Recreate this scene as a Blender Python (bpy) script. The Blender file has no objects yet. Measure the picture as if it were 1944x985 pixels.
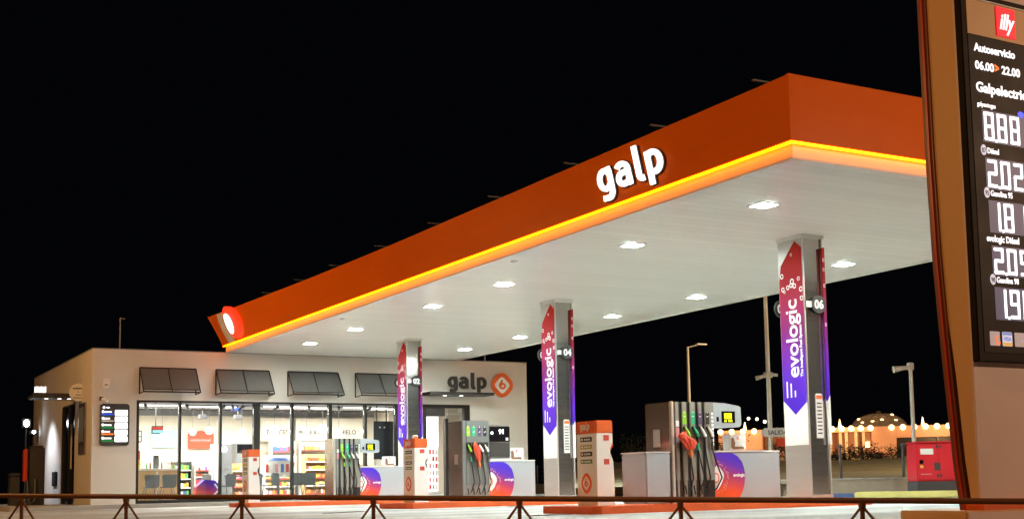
import bpy, bmesh, math, random
from mathutils import Vector, Matrix
random.seed(7)
sc = bpy.context.scene
COL = sc.collection
# ------------------------------------------------------------------ camera
CAM = Vector((-11.7874, -13.4968, 0.5083))
RT = Vector((0.8630947, -0.5046322, -0.02034377))
UP = Vector((-0.03374353, -0.09781072, 0.99463282))
FW = Vector((0.50391359, 0.85777585, 0.10144798))
F, CX, CY = 2436.833, 1059.273, 667.061
cd = bpy.data.cameras.new('camera')
cam = bpy.data.objects.new('camera', cd)
COL.objects.link(cam)
cam.matrix_world = Matrix(((RT.x, UP.x, -FW.x, CAM.x), (RT.y, UP.y, -FW.y, CAM.y), (RT.z, UP.z, -FW.z, CAM.z), (0, 0, 0, 1)))
cd.sensor_fit = 'HORIZONTAL'
cd.sensor_width = 36
cd.lens = F / 1944 * 36
cd.shift_x = (972 - CX) / 1944
cd.shift_y = (CY - 492.5) / 1944
cd.clip_start = 0.1
cd.clip_end = 5000
sc.camera = cam
# ------------------------------------------------------------------ night sky, view
w = bpy.data.worlds.new('World')
sc.world = w
w.use_nodes = True
nt = w.node_tree
bg = nt.nodes['Background']
sky = nt.nodes.new('ShaderNodeTexSky')
sky.sky_type = 'NISHITA'
sky.sun_disc = False
sky.sun_elevation = math.radians(-8)
sky.sun_rotation = math.radians(200)
mx = nt.nodes.new('ShaderNodeMixRGB')
mx.inputs[0].default_value = 0.97
nt.links.new(sky.outputs[0], mx.inputs[1])
mx.inputs[2].default_value = (0.0016, 0.0018, 0.0028, 1)
nt.links.new(mx.outputs[0], bg.inputs[0])
bg.inputs[1].default_value = 0.6
sc.view_settings.view_transform = 'Standard'
sc.view_settings.look = 'None'
sc.view_settings.exposure = 0.0
sc.view_settings.gamma = 1.0
sc.cycles.use_denoising = True
sc.cycles.max_bounces = 8
sc.cycles.diffuse_bounces = 4
sc.cycles.glossy_bounces = 4
sc.cycles.transparent_max_bounces = 12
sc.cycles.sample_clamp_indirect = 80
sc.cycles.use_light_tree = True
# light strengths
P_CANOPY = 880.0
P_STREET = 1900.0
P_SHOP = 340.0
P_LED = 13.0


def ray(u, v):
    return FW + RT * ((u - CX) / F) - UP * ((v - CY) / F)


def onY(u, v, y):
    d = ray(u, v)
    return CAM + d * ((y - CAM.y) / d.y)


def onX(u, v, x):
    d = ray(u, v)
    return CAM + d * ((x - CAM.x) / d.x)


def dep(u, v, z):
    return CAM + ray(u, v) * z


# ------------------------------------------------------------------ materials
def srgb(r, g, b):
    f = lambda c: (c / 255 / 12.92) if c <= 10 else ((c / 255 + 0.055) / 1.055) ** 2.4
    return (f(r), f(g), f(b), 1)


MATS = {}


def mat(name, col, rough=0.5, metal=0.0, var=0.12, scale=3.0, bump=0.0, bscale=40.0, emit=None, es=1.0, coat=0.0, stretch=None):
    m = bpy.data.materials.new(name)
    m.use_nodes = True
    n = m.node_tree
    b = n.nodes['Principled BSDF']
    if len(col) == 3:
        col = (*col, 1)
    b.inputs['Roughness'].default_value = rough
    b.inputs['Metallic'].default_value = metal
    if coat:
        b.inputs['Coat Weight'].default_value = coat
        b.inputs['Coat Roughness'].default_value = 0.1
    tc = n.nodes.new('ShaderNodeTexCoord')
    src = tc.outputs['Object']
    if stretch:
        mp = n.nodes.new('ShaderNodeMapping')
        mp.inputs['Scale'].default_value = stretch
        n.links.new(src, mp.inputs[0])
        src = mp.outputs[0]
    if var:
        no = n.nodes.new('ShaderNodeTexNoise')
        no.inputs['Scale'].default_value = scale
        no.inputs['Detail'].default_value = 5
        no.inputs['Roughness'].default_value = 0.65
        n.links.new(src, no.inputs['Vector'])
        cr = n.nodes.new('ShaderNodeMixRGB')
        cr.inputs[1].default_value = tuple(max(0, c * (1 - var)) for c in col[:3]) + (1,)
        cr.inputs[2].default_value = tuple(min(1, c * (1 + var)) for c in col[:3]) + (1,)
        n.links.new(no.outputs[0], cr.inputs[0])
        n.links.new(cr.outputs[0], b.inputs['Base Color'])
        mr = n.nodes.new('ShaderNodeMapRange')
        mr.inputs[3].default_value = max(0.03, rough - 0.08)
        mr.inputs[4].default_value = min(1, rough + 0.08)
        n.links.new(no.outputs[0], mr.inputs[0])
        n.links.new(mr.outputs[0], b.inputs['Roughness'])
    else:
        b.inputs['Base Color'].default_value = col
    if bump:
        nb = n.nodes.new('ShaderNodeTexNoise')
        nb.inputs['Scale'].default_value = bscale
        nb.inputs['Detail'].default_value = 4
        n.links.new(src, nb.inputs['Vector'])
        bp = n.nodes.new('ShaderNodeBump')
        bp.inputs['Strength'].default_value = bump
        bp.inputs['Distance'].default_value = 0.02
        n.links.new(nb.outputs[0], bp.inputs['Height'])
        n.links.new(bp.outputs[0], b.inputs['Normal'])
    if emit:
        b.inputs['Emission Color'].default_value = (*emit[:3], 1)
        b.inputs['Emission Strength'].default_value = es
    MATS[name] = m
    return m


M = MATS
mat('orange_panel', (0.85, 0.15, 0.003), 0.34, var=0.10, scale=0.8, bump=0.16, bscale=0.7, stretch=(1, .5, 2.5))
M['orange_panel'].node_tree.nodes['Principled BSDF'].inputs['Specular IOR Level'].default_value = 0.06
mat('white_band', (0.78, 0.77, 0.75), 0.4, var=0.03)
mat('led', (0.9, 0.4, 0.05), emit=(1.0, 0.15, 0.0), es=P_LED, var=0)
mat('diffuser', (1, 1, 1), emit=(0.85, 1.0, 0.94), es=P_CANOPY, var=0)
mat('lamp_frame', (0.75, 0.75, 0.75), 0.4)
mat('sign_glow', (0.9, 0.9, 0.9), emit=(1, 1, 1), es=1.4, var=0)
mat('red_glow', (0.8, 0.05, 0.02), emit=(1.0, 0.035, 0.01), es=1.3, var=0)
mat('core_glow', (0.9, 0.9, 0.9), emit=(1, 0.97, 0.95), es=4.0, var=0)
mat('wall_paint', (0.66, 0.63, 0.58), 0.75, var=0.06, scale=0.7, bump=0.25, bscale=60)
mat('wall_side', (0.62, 0.58, 0.52), 0.8, var=0.09, scale=0.8, bump=0.3, bscale=50)
mat('coping', (0.30, 0.30, 0.29), 0.5)
mat('black_frame', (0.005, 0.005, 0.005), 0.6, var=0.1)
mat('dark_metal', (0.035, 0.035, 0.036), 0.45, var=0.15)
mat('awning_fabric', (0.13, 0.13, 0.128), 0.8, var=0.18, scale=2, bump=0.2, bscale=25)
mat('steel', (0.50, 0.47, 0.44), 0.13, 0.9, var=0.08, stretch=(0.3, 0.3, 6), scale=2)
mat('steel_soft', (0.60, 0.59, 0.57), 0.33, 0.7, var=0.10, stretch=(1, 1, 8), scale=1.5)
mat('steel_wall', (0.42, 0.37, 0.34), 0.24, 0.85, var=0.04, scale=0.8)
mat('white_paint', (0.78, 0.78, 0.78), 0.4, var=0.04)
mat('white_print', (0.8, 0.8, 0.8), 0.5, var=0)
mat('grey_cabinet', (0.38, 0.42, 0.47), 0.45, var=0.05, scale=1.3, bump=0.05)
mat('pump_grey', (0.25, 0.245, 0.225), 0.4, var=0.05)
mat('pump_slate', (0.17, 0.185, 0.19), 0.45, var=0.06)
mat('rubber', (0.014, 0.014, 0.015), 0.5, var=0.2)
mat('orange_paint', (0.78, 0.13, 0.02), 0.45, var=0.07, scale=5)
mat('kerb_orange', (0.72, 0.11, 0.02), 0.6, var=0.22, scale=4, bump=0.3)
mat('red_plastic', (0.75, 0.09, 0.05), 0.4, var=0.15, scale=9, bump=0.6, bscale=18)
mat('bag_tail', (0.80, 0.25, 0.05), 0.4)
mat('green_lime', (0.28, 0.62, 0.03), 0.4, var=0)
mat('green_teal', (0.02, 0.45, 0.22), 0.4, var=0)
mat('purple_dark', (0.10, 0.07, 0.16), 0.4, var=0)
mat('print_black', (0.02, 0.02, 0.02), 0.5, var=0)
mat('yellow_strip', (0.45, 0.42, 0.10), 0.5, var=0)
mat('green_strip', (0.10, 0.25, 0.10), 0.5, var=0)
mat('lcd_yellow', (0.5, 0.5, 0.0), emit=(0.85, 0.95, 0.0), es=1.0, var=0)
mat('screen_black', (0.006, 0.006, 0.008), 0.15, var=0)
mat('screen_text', (0.9, 0.9, 0.9), emit=(0.85, 0.95, 1), es=1.5, var=0)
mat('concrete', (0.52, 0.50, 0.46), 0.75, var=0.12, scale=0.9, bump=0.2, bscale=30)
mat('kerb_stone', (0.36, 0.34, 0.31), 0.85, var=0.2, scale=2.5, bump=0.4)
mat('asphalt', (0.05, 0.05, 0.052), 0.9, var=0.3, scale=6, bump=0.5, bscale=80)
mat('pavement', (0.20, 0.19, 0.18), 0.85, var=0.2, scale=4, bump=0.4)
mat('block_wall', (0.34, 0.28, 0.21), 0.9, var=0.25, scale=3, bump=0.5, bscale=20)
mat('dry_soil', (0.30, 0.28, 0.18), 1.0, var=0.45, scale=0.35, bump=0.8, bscale=3)
mat('rail_paint', (0.20, 0.075, 0.03), 0.5, var=0.25, scale=6)
mat('floor_tile', (0.40, 0.39, 0.37), 0.35, var=0.08)
mat('shop_wall', (0.62, 0.58, 0.49), 0.8, var=0.04)
mat('shop_ceiling', (0.06, 0.06, 0.065), 0.85, var=0.2)
mat('duct', (0.28, 0.29, 0.30), 0.4, 0.6, var=0.2)
mat('tube_light', (1, 1, 1), emit=(1, 0.98, 0.94), es=4.0, var=0)
mat('globe_glow', (1, 1, 1), emit=(1, 0.93, 0.80), es=5.0, var=0)
mat('shop_panel_light', (1, 1, 1), emit=(1, 0.94, 0.84), es=9, var=0)
mat('blue_glow', (0.0, 0.05, 0.6), emit=(0.02, 0.06, 1.0), es=1.6, var=0)
mat('screen_blue', (0.2, 0.5, 0.6), emit=(0.35, 0.72, 0.85), es=0.85, var=0)
mat('board_red', (0.75, 0.07, 0.03), 0.6, var=0.05)
mat('wood', (0.55, 0.36, 0.17), 0.5, var=0.15, stretch=(1, 1, 6), scale=2)
mat('seat_grey', (0.13, 0.15, 0.16), 0.55, var=0.08)
mat('leg_grey', (0.20, 0.20, 0.20), 0.4, 0.5)
mat('shelf_white', (0.70, 0.69, 0.65), 0.5)
mat('shelf_dark', (0.06, 0.06, 0.065), 0.5)
mat('fridge_grey', (0.13, 0.14, 0.15), 0.4)
mat('fridge_lit', (0.9, 0.9, 0.9), emit=(1, 0.98, 0.94), es=1.6, var=0)
mat('navy_board', (0.012, 0.016, 0.026), 0.6, var=0)
for nm, c in dict(pk_red=(0.62, 0.07, 0.05), pk_blue=(0.07, 0.16, 0.5), pk_yellow=(0.75, 0.5, 0.08), pk_green=(0.12, 0.4, 0.12),
                  pk_white=(0.75, 0.74, 0.7), pk_pink=(0.7, 0.3, 0.32), pk_brown=(0.25, 0.12, 0.06), pk_purple=(0.25, 0.12, 0.4), pk_orange=(0.75, 0.28, 0.06)).items():
    mat(nm, c, 0.45, var=0.1, scale=20)
mat('pylon_body', (0.76, 0.56, 0.52), 0.45, var=0.04)
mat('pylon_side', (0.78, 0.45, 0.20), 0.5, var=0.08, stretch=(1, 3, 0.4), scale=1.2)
mat('pylon_red', (0.55, 0.035, 0.005), 0.35, var=0.1)
mat('pylon_redd', (0.22, 0.06, 0.03), 0.4, var=0.1)
mat('panel_brown', (0.022, 0.014, 0.016), 0.5, var=0.15)
mat('panel_frame', (0.016, 0.009, 0.006), 0.6)
mat('led_digit', (0.9, 0.9, 0.9), emit=(0.96, 0.97, 1), es=1.9, var=0)
mat('led_backing', (0.05, 0.05, 0.09), emit=(0.16, 0.16, 0.30), es=0.30, var=0)
mat('panel_text', (0.9, 0.9, 0.9), emit=(0.92, 0.94, 1), es=1.15, var=0)
mat('panel_orange', (0.9, 0.2, 0.02), emit=(1.0, 0.16, 0.02), es=1.0, var=0)
mat('coffee_red', (0.8, 0.0, 0.02), emit=(0.75, 0.0, 0.02), es=1.0, var=0)
mat('card_grey', (0.5, 0.45, 0.45), emit=(0.4, 0.3, 0.3), es=0.6, var=0)
mat('card_blue', (0.1, 0.15, 0.5), emit=(0.25, 0.3, 0.6), es=0.7, var=0)
mat('card_white', (0.7, 0.7, 0.75), emit=(0.55, 0.55, 0.7), es=0.8, var=0)
mat('card_gold', (0.7, 0.4, 0.1), emit=(0.7, 0.35, 0.08), es=0.8, var=0)
mat('price_green', (0.0, 0.2, 0.05), emit=(0.0, 0.17, 0.03), es=1, var=0)
mat('price_blue', (0.0, 0.05, 0.5), emit=(0.01, 0.07, 0.65), es=1, var=0)
mat('gen_red', (0.62, 0.012, 0.03), 0.4, var=0.1, scale=2, coat=0.2)
mat('gen_dark', (0.05, 0.05, 0.055), 0.5)
mat('yellow_kerb', (0.52, 0.48, 0.16), 0.7, var=0.2, scale=3)
mat('blue_kerb', (0.06, 0.09, 0.22), 0.7, var=0.2)
mat('pole_paint', (0.78, 0.76, 0.70), 0.5, var=0.1)
mat('pink_stucco', (0.58, 0.34, 0.24), 0.85, var=0.15, scale=0.4)
mat('warm_globe', (1, 0.8, 0.5), emit=(1.0, 0.60, 0.24), es=5.0, var=0)
mat('warm_column', (0.6, 0.5, 0.35), 0.7, var=0.1)
mat('dome_glass', (0.20, 0.12, 0.06), 0.25, 0.3, var=0.6, scale=0.6, emit=(0.8, 0.42, 0.18), es=0.16)  # emission puts the dome's warm glow into the glass itself
mat('dome_rib', (0.45, 0.36, 0.26), 0.5)
mat('dark_opening', (0.01, 0.01, 0.012), 0.5)
mat('leaf_dark', (0.022, 0.03, 0.012), 0.8, var=0.4)
mat('bark', (0.10, 0.075, 0.05), 0.9)
mat('flood_glow', (1, 1, 1), emit=(0.85, 0.93, 1), es=30.0, var=0)
mat('sodium_glow', (1, 0.7, 0.3), emit=(1, 0.5, 0.15), es=5.0, var=0)
mat('far_light', (1, 1, 1), emit=(1, 0.85, 0.65), es=4.0, var=0)


def soffit_mat():
    m = mat('soffit', (0.87, 0.89, 0.86), 0.34, var=0.05, scale=0.5, coat=0.25)
    n = m.node_tree
    b = n.nodes['Principled BSDF']
    tc = [x for x in n.nodes if x.type == 'TEX_COORD'][0]
    sp = n.nodes.new('ShaderNodeSeparateXYZ')
    n.links.new(tc.outputs['Object'], sp.inputs[0])
    mu = n.nodes.new('ShaderNodeMath'); mu.operation = 'MULTIPLY'; mu.inputs[1].default_value = 3.4
    n.links.new(sp.outputs[1], mu.inputs[0])
    fr = n.nodes.new('ShaderNodeMath'); fr.operation = 'FRACT'
    n.links.new(mu.outputs[0], fr.inputs[0])
    ra = n.nodes.new('ShaderNodeValToRGB')
    ra.color_ramp.elements[0].position = 0.0; ra.color_ramp.elements[0].color = (0, 0, 0, 1)
    ra.color_ramp.elements[1].position = 0.09; ra.color_ramp.elements[1].color = (1, 1, 1, 1)
    e = ra.color_ramp.elements.new(0.94); e.color = (1, 1, 1, 1)
    e = ra.color_ramp.elements.new(1.0); e.color = (0, 0, 0, 1)
    n.links.new(fr.outputs[0], ra.inputs[0])
    wn = n.nodes.new('ShaderNodeTexNoise'); wn.inputs['Scale'].default_value = 1.0; wn.inputs['Detail'].default_value = 2
    mp = n.nodes.new('ShaderNodeMapping'); mp.inputs['Scale'].default_value = (0.35, 5.0, 1)
    n.links.new(tc.outputs['Object'], mp.inputs[0]); n.links.new(mp.outputs[0], wn.inputs['Vector'])
    b1 = n.nodes.new('ShaderNodeBump'); b1.inputs['Strength'].default_value = 0.5; b1.inputs['Distance'].default_value = 0.02
    b2 = n.nodes.new('ShaderNodeBump'); b2.inputs['Strength'].default_value = 0.5; b2.inputs['Distance'].default_value = 0.05
    n.links.new(ra.outputs[0], b1.inputs['Height']); n.links.new(wn.outputs[0], b2.inputs['Height'])
    n.links.new(b1.outputs[0], b2.inputs['Normal']); n.links.new(b2.outputs[0], b.inputs['Normal'])


soffit_mat()


def soffit_panels():
    # dark joint lines between the ceiling strips and a slightly different tone per strip
    n = M['soffit'].node_tree
    b = n.nodes['Principled BSDF']
    mu = [x for x in n.nodes if x.type == 'MATH' and x.operation == 'MULTIPLY'][0]
    ra = [x for x in n.nodes if x.type == 'VALTORGB'][0]
    fl = n.nodes.new('ShaderNodeMath'); fl.operation = 'FLOOR'
    n.links.new(mu.outputs[0], fl.inputs[0])
    wn = n.nodes.new('ShaderNodeTexWhiteNoise'); wn.noise_dimensions = '1D'
    n.links.new(fl.outputs[0], wn.inputs['W'])
    mr = n.nodes.new('ShaderNodeMapRange'); mr.inputs[3].default_value = 0.94; mr.inputs[4].default_value = 1.0
    n.links.new(wn.outputs['Value'], mr.inputs[0])
    m2 = n.nodes.new('ShaderNodeMapRange'); m2.inputs[3].default_value = 0.88; m2.inputs[4].default_value = 1.0
    n.links.new(ra.outputs[0], m2.inputs[0])
    mm = n.nodes.new('ShaderNodeMath'); mm.operation = 'MULTIPLY'
    n.links.new(mr.outputs[0], mm.inputs[0]); n.links.new(m2.outputs[0], mm.inputs[1])
    old = b.inputs['Base Color'].links[0].from_socket
    mix = n.nodes.new('ShaderNodeMixRGB'); mix.blend_type = 'MULTIPLY'; mix.inputs[0].default_value = 1
    n.links.new(old, mix.inputs[1]); n.links.new(mm.outputs[0], mix.inputs[2])
    n.links.new(mix.outputs[0], b.inputs['Base Color'])


soffit_panels()


def slab_mat():
    m = mat('forecourt_concrete', (0.47, 0.47, 0.45), 0.62, var=0.16, scale=0.5, bump=0.12, bscale=25)
    n = m.node_tree
    b = n.nodes['Principled BSDF']
    old = b.inputs['Base Color'].links[0].from_socket
    tc = [x for x in n.nodes if x.type == 'TEX_COORD'][0]
    br = n.nodes.new('ShaderNodeTexBrick')
    br.offset = 0
    br.inputs['Scale'].default_value = 1.0
    br.inputs['Brick Width'].default_value = 4.5
    br.inputs['Row Height'].default_value = 4.5
    br.inputs['Mortar Size'].default_value = 0.015
    br.inputs['Color1'].default_value = (1, 1, 1, 1)
    br.inputs['Color2'].default_value = (0.93, 0.93, 0.93, 1)
    br.inputs['Mortar'].default_value = (0.45, 0.45, 0.45, 1)
    n.links.new(tc.outputs['Object'], br.inputs['Vector'])
    st = n.nodes.new('ShaderNodeTexNoise'); st.inputs['Scale'].default_value = 0.35; st.inputs['Detail'].default_value = 7
    mp = n.nodes.new('ShaderNodeMapping'); mp.inputs['Scale'].default_value = (0.4, 1.6, 1)
    n.links.new(tc.outputs['Object'], mp.inputs[0]); n.links.new(mp.outputs[0], st.inputs['Vector'])
    rr = n.nodes.new('ShaderNodeMapRange'); rr.inputs[1].default_value = 0.44; rr.inputs[2].default_value = 0.60
    rr.inputs[3].default_value = 1.0; rr.inputs[4].default_value = 0.55
    n.links.new(st.outputs[0], rr.inputs[0])
    m1 = n.nodes.new('ShaderNodeMixRGB'); m1.blend_type = 'MULTIPLY'; m1.inputs[0].default_value = 1
    n.links.new(old, m1.inputs[1]); n.links.new(br.outputs[0], m1.inputs[2])
    m2 = n.nodes.new('ShaderNodeMixRGB'); m2.blend_type = 'MULTIPLY'; m2.inputs[0].default_value = 1
    n.links.new(m1.outputs[0], m2.inputs[1]); n.links.new(rr.outputs[0], m2.inputs[2])
    n.links.new(m2.outputs[0], b.inputs['Base Color'])


slab_mat()


def ramp_mat(name, axis, stops, lo, hi, rough=0.4):
    """colour printed along one object axis"""
    m = bpy.data.materials.new(name); m.use_nodes = True
    n = m.node_tree; b = n.nodes['Principled BSDF']
    b.inputs['Roughness'].default_value = rough
    tc = n.nodes.new('ShaderNodeTexCoord'); dp = n.nodes.new('ShaderNodeVectorMath'); dp.operation = 'DOT_PRODUCT'
    dp.inputs[1].default_value = axis
    n.links.new(tc.outputs['Object'], dp.inputs[0])
    mr = n.nodes.new('ShaderNodeMapRange'); mr.inputs[1].default_value = lo; mr.inputs[2].default_value = hi
    n.links.new(dp.outputs['Value'], mr.inputs[0])
    ra = n.nodes.new('ShaderNodeValToRGB')
    els = ra.color_ramp.elements
    els[0].position, els[0].color = stops[0][0], (*stops[0][1], 1)
    els[1].position, els[1].color = stops[-1][0], (*stops[-1][1], 1)
    for p, c in stops[1:-1]:
        e = els.new(p); e.color = (*c, 1)
    n.links.new(mr.outputs[0], ra.inputs[0]); n.links.new(ra.outputs[0], b.inputs['Base Color'])
    M[name] = m
    return m


ramp_mat('banner_gradient', (0, 0, 1), [(0, (0.06, 0.015, 0.5)), (0.22, (0.10, 0.02, 0.48)), (0.5, (0.20, 0.016, 0.14)), (0.72, (0.34, 0.018, 0.035)), (1, (0.50, 0.02, 0.006))], 1.65, 4.85)
ramp_mat('decal_gradient', (0.35, 0, 1.0), [(0, (0.85, 0.13, 0.01)), (0.3, (0.78, 0.08, 0.02)), (0.55, (0.40, 0.03, 0.14)), (0.8, (0.10, 0.02, 0.45)), (1, (0.05, 0.01, 0.55))], -0.2, 0.72)


def glass_mat():
    m = bpy.data.materials.new('window_glass'); m.use_nodes = True
    n = m.node_tree; n.nodes.clear()
    out = n.nodes.new('ShaderNodeOutputMaterial'); mix = n.nodes.new('ShaderNodeMixShader')
    t = n.nodes.new('ShaderNodeBsdfTransparent'); t.inputs[0].default_value = (0.93, 0.95, 0.95, 1)
    g = n.nodes.new('ShaderNodeBsdfGlossy'); g.inputs['Roughness'].default_value = 0.02
    f = n.nodes.new('ShaderNodeFresnel'); f.inputs[0].default_value = 1.45
    n.links.new(f.outputs[0], mix.inputs[0]); n.links.new(t.outputs[0], mix.inputs[1]); n.links.new(g.outputs[0], mix.inputs[2])
    n.links.new(mix.outputs[0], out.inputs[0])
    M['glass'] = m


glass_mat()
for _k, _s in (('panel_brown', .12), ('panel_frame', .12), ('banner_gradient', .12)):
    M[_k].node_tree.nodes['Principled BSDF'].inputs['Specular IOR Level'].default_value = _s
M['banner_gradient'].node_tree.nodes['Principled BSDF'].inputs['Roughness'].default_value = .6


# ------------------------------------------------------------------ mesh helpers
class MB:
    def __init__(s, mtx=None):
        s.v = []; s.f = []; s.smooth = []
        s.M = mtx or Matrix.Identity(4)

    def _add(s, vs, fs, smooth=False):
        o = len(s.v)
        s.v += [s.M @ Vector(p) for p in vs]
        s.f += [tuple(i + o for i in f) for f in fs]
        s.smooth += [smooth] * len(fs)
        return s

    def box(s, x0, x1, y0, y1, z0, z1, bev=0.0):
        if bev <= 0:
            vs = [(x, y, z) for z in (z0, z1) for y in (y0, y1) for x in (x0, x1)]
            return s._add(vs, [(0, 2, 3, 1), (4, 5, 7, 6), (0, 1, 5, 4), (2, 6, 7, 3), (0, 4, 6, 2), (1, 3, 7, 5)])
        bm = bmesh.new()
        bmesh.ops.create_cube(bm, size=1)
        for v in bm.verts:
            v.co = Vector(((x0 + x1) / 2 + v.co.x * (x1 - x0), (y0 + y1) / 2 + v.co.y * (y1 - y0), (z0 + z1) / 2 + v.co.z * (z1 - z0)))
        bmesh.ops.bevel(bm, geom=list(bm.edges), offset=bev, segments=2, affect='EDGES')
        bm.verts.ensure_lookup_table()
        s._add([v.co.copy() for v in bm.verts], [tuple(v.index for v in f.verts) for f in bm.faces])
        bm.free()
        return s

    def prism(s, pts, w0, w1):
        """polygon in local x,y; thickness along local z"""
        n = len(pts)
        a = sum(pts[i][0] * pts[(i + 1) % n][1] - pts[(i + 1) % n][0] * pts[i][1] for i in range(n))
        if a < 0:
            pts = pts[::-1]
        vs = [(x, y, w0) for x, y in pts] + [(x, y, w1) for x, y in pts]
        fs = [tuple(range(n - 1, -1, -1)), tuple(range(n, 2 * n))] + [(i, (i + 1) % n, n + (i + 1) % n, n + i) for i in range(n)]
        return s._add(vs, fs)

    def tube(s, pts, r, seg=8, smooth=True):
        pts = [Vector(p) for p in pts]
        rs = r if isinstance(r, (list, tuple)) else [r] * len(pts)
        vs = []; fs = []; prev = None
        for i, p in enumerate(pts):
            d = (pts[min(i + 1, len(pts) - 1)] - pts[max(i - 1, 0)]).normalized()
            if prev is None:
                a = Vector((0, 0, 1)) if abs(d.z) < 0.9 else Vector((1, 0, 0))
                n1 = d.cross(a).normalized()
            else:
                n1 = (prev - d * prev.dot(d)).normalized()
            prev = n1
            n2 = d.cross(n1)
            for k in range(seg):
                t = 2 * math.pi * k / seg
                vs.append(p + (n1 * math.cos(t) + n2 * math.sin(t)) * rs[i])
        for i in range(len(pts) - 1):
            for k in range(seg):
                fs.append((i * seg + k, i * seg + (k + 1) % seg, (i + 1) * seg + (k + 1) % seg, (i + 1) * seg + k))
        s._add(vs, fs, smooth)
        e = len(pts) - 1
        s._add(vs[:seg], [tuple(range(seg - 1, -1, -1))])
        s._add(vs[e * seg:], [tuple(range(seg))])
        return s

    def bar(s, a, b, t):
        """square bar"""
        return s.tube([a, b], t * 0.7071, 4, False)

    def cyl(s, c, r, z0, z1, seg=24, r2=None):
        return s.tube([(c[0], c[1], z0), (c[0], c[1], z1)], [r, r if r2 is None else r2], seg)

    def ball(s, c, r, nu=14, nv=9, sx=1, sy=1, sz=1):
        vs = []; fs = []
        for j in range(nv + 1):
            th = math.pi * j / nv
            for i in range(nu):
                ph = 2 * math.pi * i / nu
                vs.append((c[0] + r * sx * math.sin(th) * math.cos(ph), c[1] + r * sy * math.sin(th) * math.sin(ph), c[2] + r * sz * math.cos(th)))
        for j in range(nv):
            for i in range(nu):
                fs.append((j * nu + i, (j + 1) * nu + i, (j + 1) * nu + (i + 1) % nu, j * nu + (i + 1) % nu))
        return s._add(vs, fs, True)

    def stroke(s, pts, t, w0, w1):
        """ribbon of width t along local-xy polyline, thickness w0..w1 (t may be a list)"""
        n = len(pts)
        ts = t if isinstance(t, (list, tuple)) else [t] * n
        L = []; Rr = []
        for i in range(n):
            a = pts[max(i - 1, 0)]; b = pts[min(i + 1, n - 1)]
            dx, dy = b[0] - a[0], b[1] - a[1]; l = math.hypot(dx, dy) or 1
            nx, ny = -dy / l, dx / l
            L.append((pts[i][0] + nx * ts[i] / 2, pts[i][1] + ny * ts[i] / 2)); Rr.append((pts[i][0] - nx * ts[i] / 2, pts[i][1] - ny * ts[i] / 2))
        vs = [(*p, w0) for p in L] + [(*p, w0) for p in Rr] + [(*p, w1) for p in L] + [(*p, w1) for p in Rr]
        fs = []
        for i in range(n - 1):
            a, b, c, d = i, i + 1, n + i, n + i + 1
            e, f, g, h = 2 * n + i, 2 * n + i + 1, 3 * n + i, 3 * n + i + 1
            fs += [(a, b, d, c), (e, g, h, f), (a, e, f, b), (c, d, h, g)]
        fs += [(0, n, 3 * n, 2 * n), (n - 1, 3 * n - 1, 4 * n - 1, 2 * n - 1)]
        return s._add(vs, fs)

    def build(s, name, m, parent=None, smooth=None):
        me = bpy.data.meshes.new(name)
        off = Vector((0, 0, 0))
        if parent is not None:
            inv = parent.matrix_basis.inverted() if parent.get('_inv') is None else None
            chain = Matrix.Identity(4); q = parent
            while q is not None:
                chain = q.matrix_basis @ chain; q = q.parent
            inv = chain.inverted()
            vs = [inv @ v for v in s.v]
        else:
            vs = s.v
        me.from_pydata([tuple(v) for v in vs], [], s.f)
        ms = m if isinstance(m, (list, tuple)) else [m]
        for k in ms:
            me.materials.append(M[k])
        me.polygons.foreach_set('use_smooth', s.smooth)
        me.update()
        if any(s.smooth): me.set_sharp_from_angle(angle=math.radians(40))
        ob = bpy.data.objects.new(name, me)
        COL.objects.link(ob)
        if parent is not None:
            ob.parent = parent
        return ob


def tag(o, label=None, cat=None, group=None, kind=None):
    if label: o['label'] = label
    if cat: o['category'] = cat
    if group: o['group'] = group
    if kind: o['kind'] = kind
    return o


def thing(name, label, cat, loc=(0, 0, 0), group=None, rz=0):
    o = bpy.data.objects.new(name, None)
    COL.objects.link(o)
    o.empty_display_size = 0.2
    o.location = loc
    o.rotation_euler = (0, 0, rz)
    return tag(o, label, cat, group)


def structure(name, mb, m):
    return tag(mb.build(name, m), kind='structure')


def copy_tree(o, parent=None):
    c = o.copy(); COL.objects.link(c)
    if parent is not None: c.parent = parent
    for ch in list(o.children):
        copy_tree(ch, c)
    return c


def frontm(x, y, z, rot=0):   # local x -> right, y -> up, z -> towards -Y
    return Matrix(((1, 0, 0, x), (0, 0, -1, y), (0, 1, 0, z), (0, 0, 0, 1))) @ Matrix.Rotation(rot, 4, 'Z')


def leftm(x, y, z, rot=0):    # seen from -X: local x -> -Y, y -> up, z -> -X
    return Matrix(((0, 0, -1, x), (-1, 0, 0, y), (0, 1, 0, z), (0, 0, 0, 1))) @ Matrix.Rotation(rot, 4, 'Z')


def text_mb(mtx, s, size, depth=0.004, off=0.0, align='LEFT', sx=1.0, space=1.0):
    cu = bpy.data.curves.new('lettering', 'FONT')
    cu.body = s; cu.size = size; cu.extrude = depth / 2; cu.offset = off
    cu.align_x = align; cu.space_character = space
    cu.resolution_u = 3
    ob = bpy.data.objects.new('lettering', cu)
    COL.objects.link(ob)
    bpy.context.view_layer.update()
    me = bpy.data.meshes.new_from_object(ob.evaluated_get(bpy.context.evaluated_depsgraph_get()))
    mb = MB(mtx)
    mb._add([(v.co.x * sx, v.co.y, v.co.z + depth / 2) for v in me.vertices], [tuple(p.vertices) for p in me.polygons])
    bpy.data.objects.remove(ob); bpy.data.curves.remove(cu); bpy.data.meshes.remove(me)
    return mb


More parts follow.
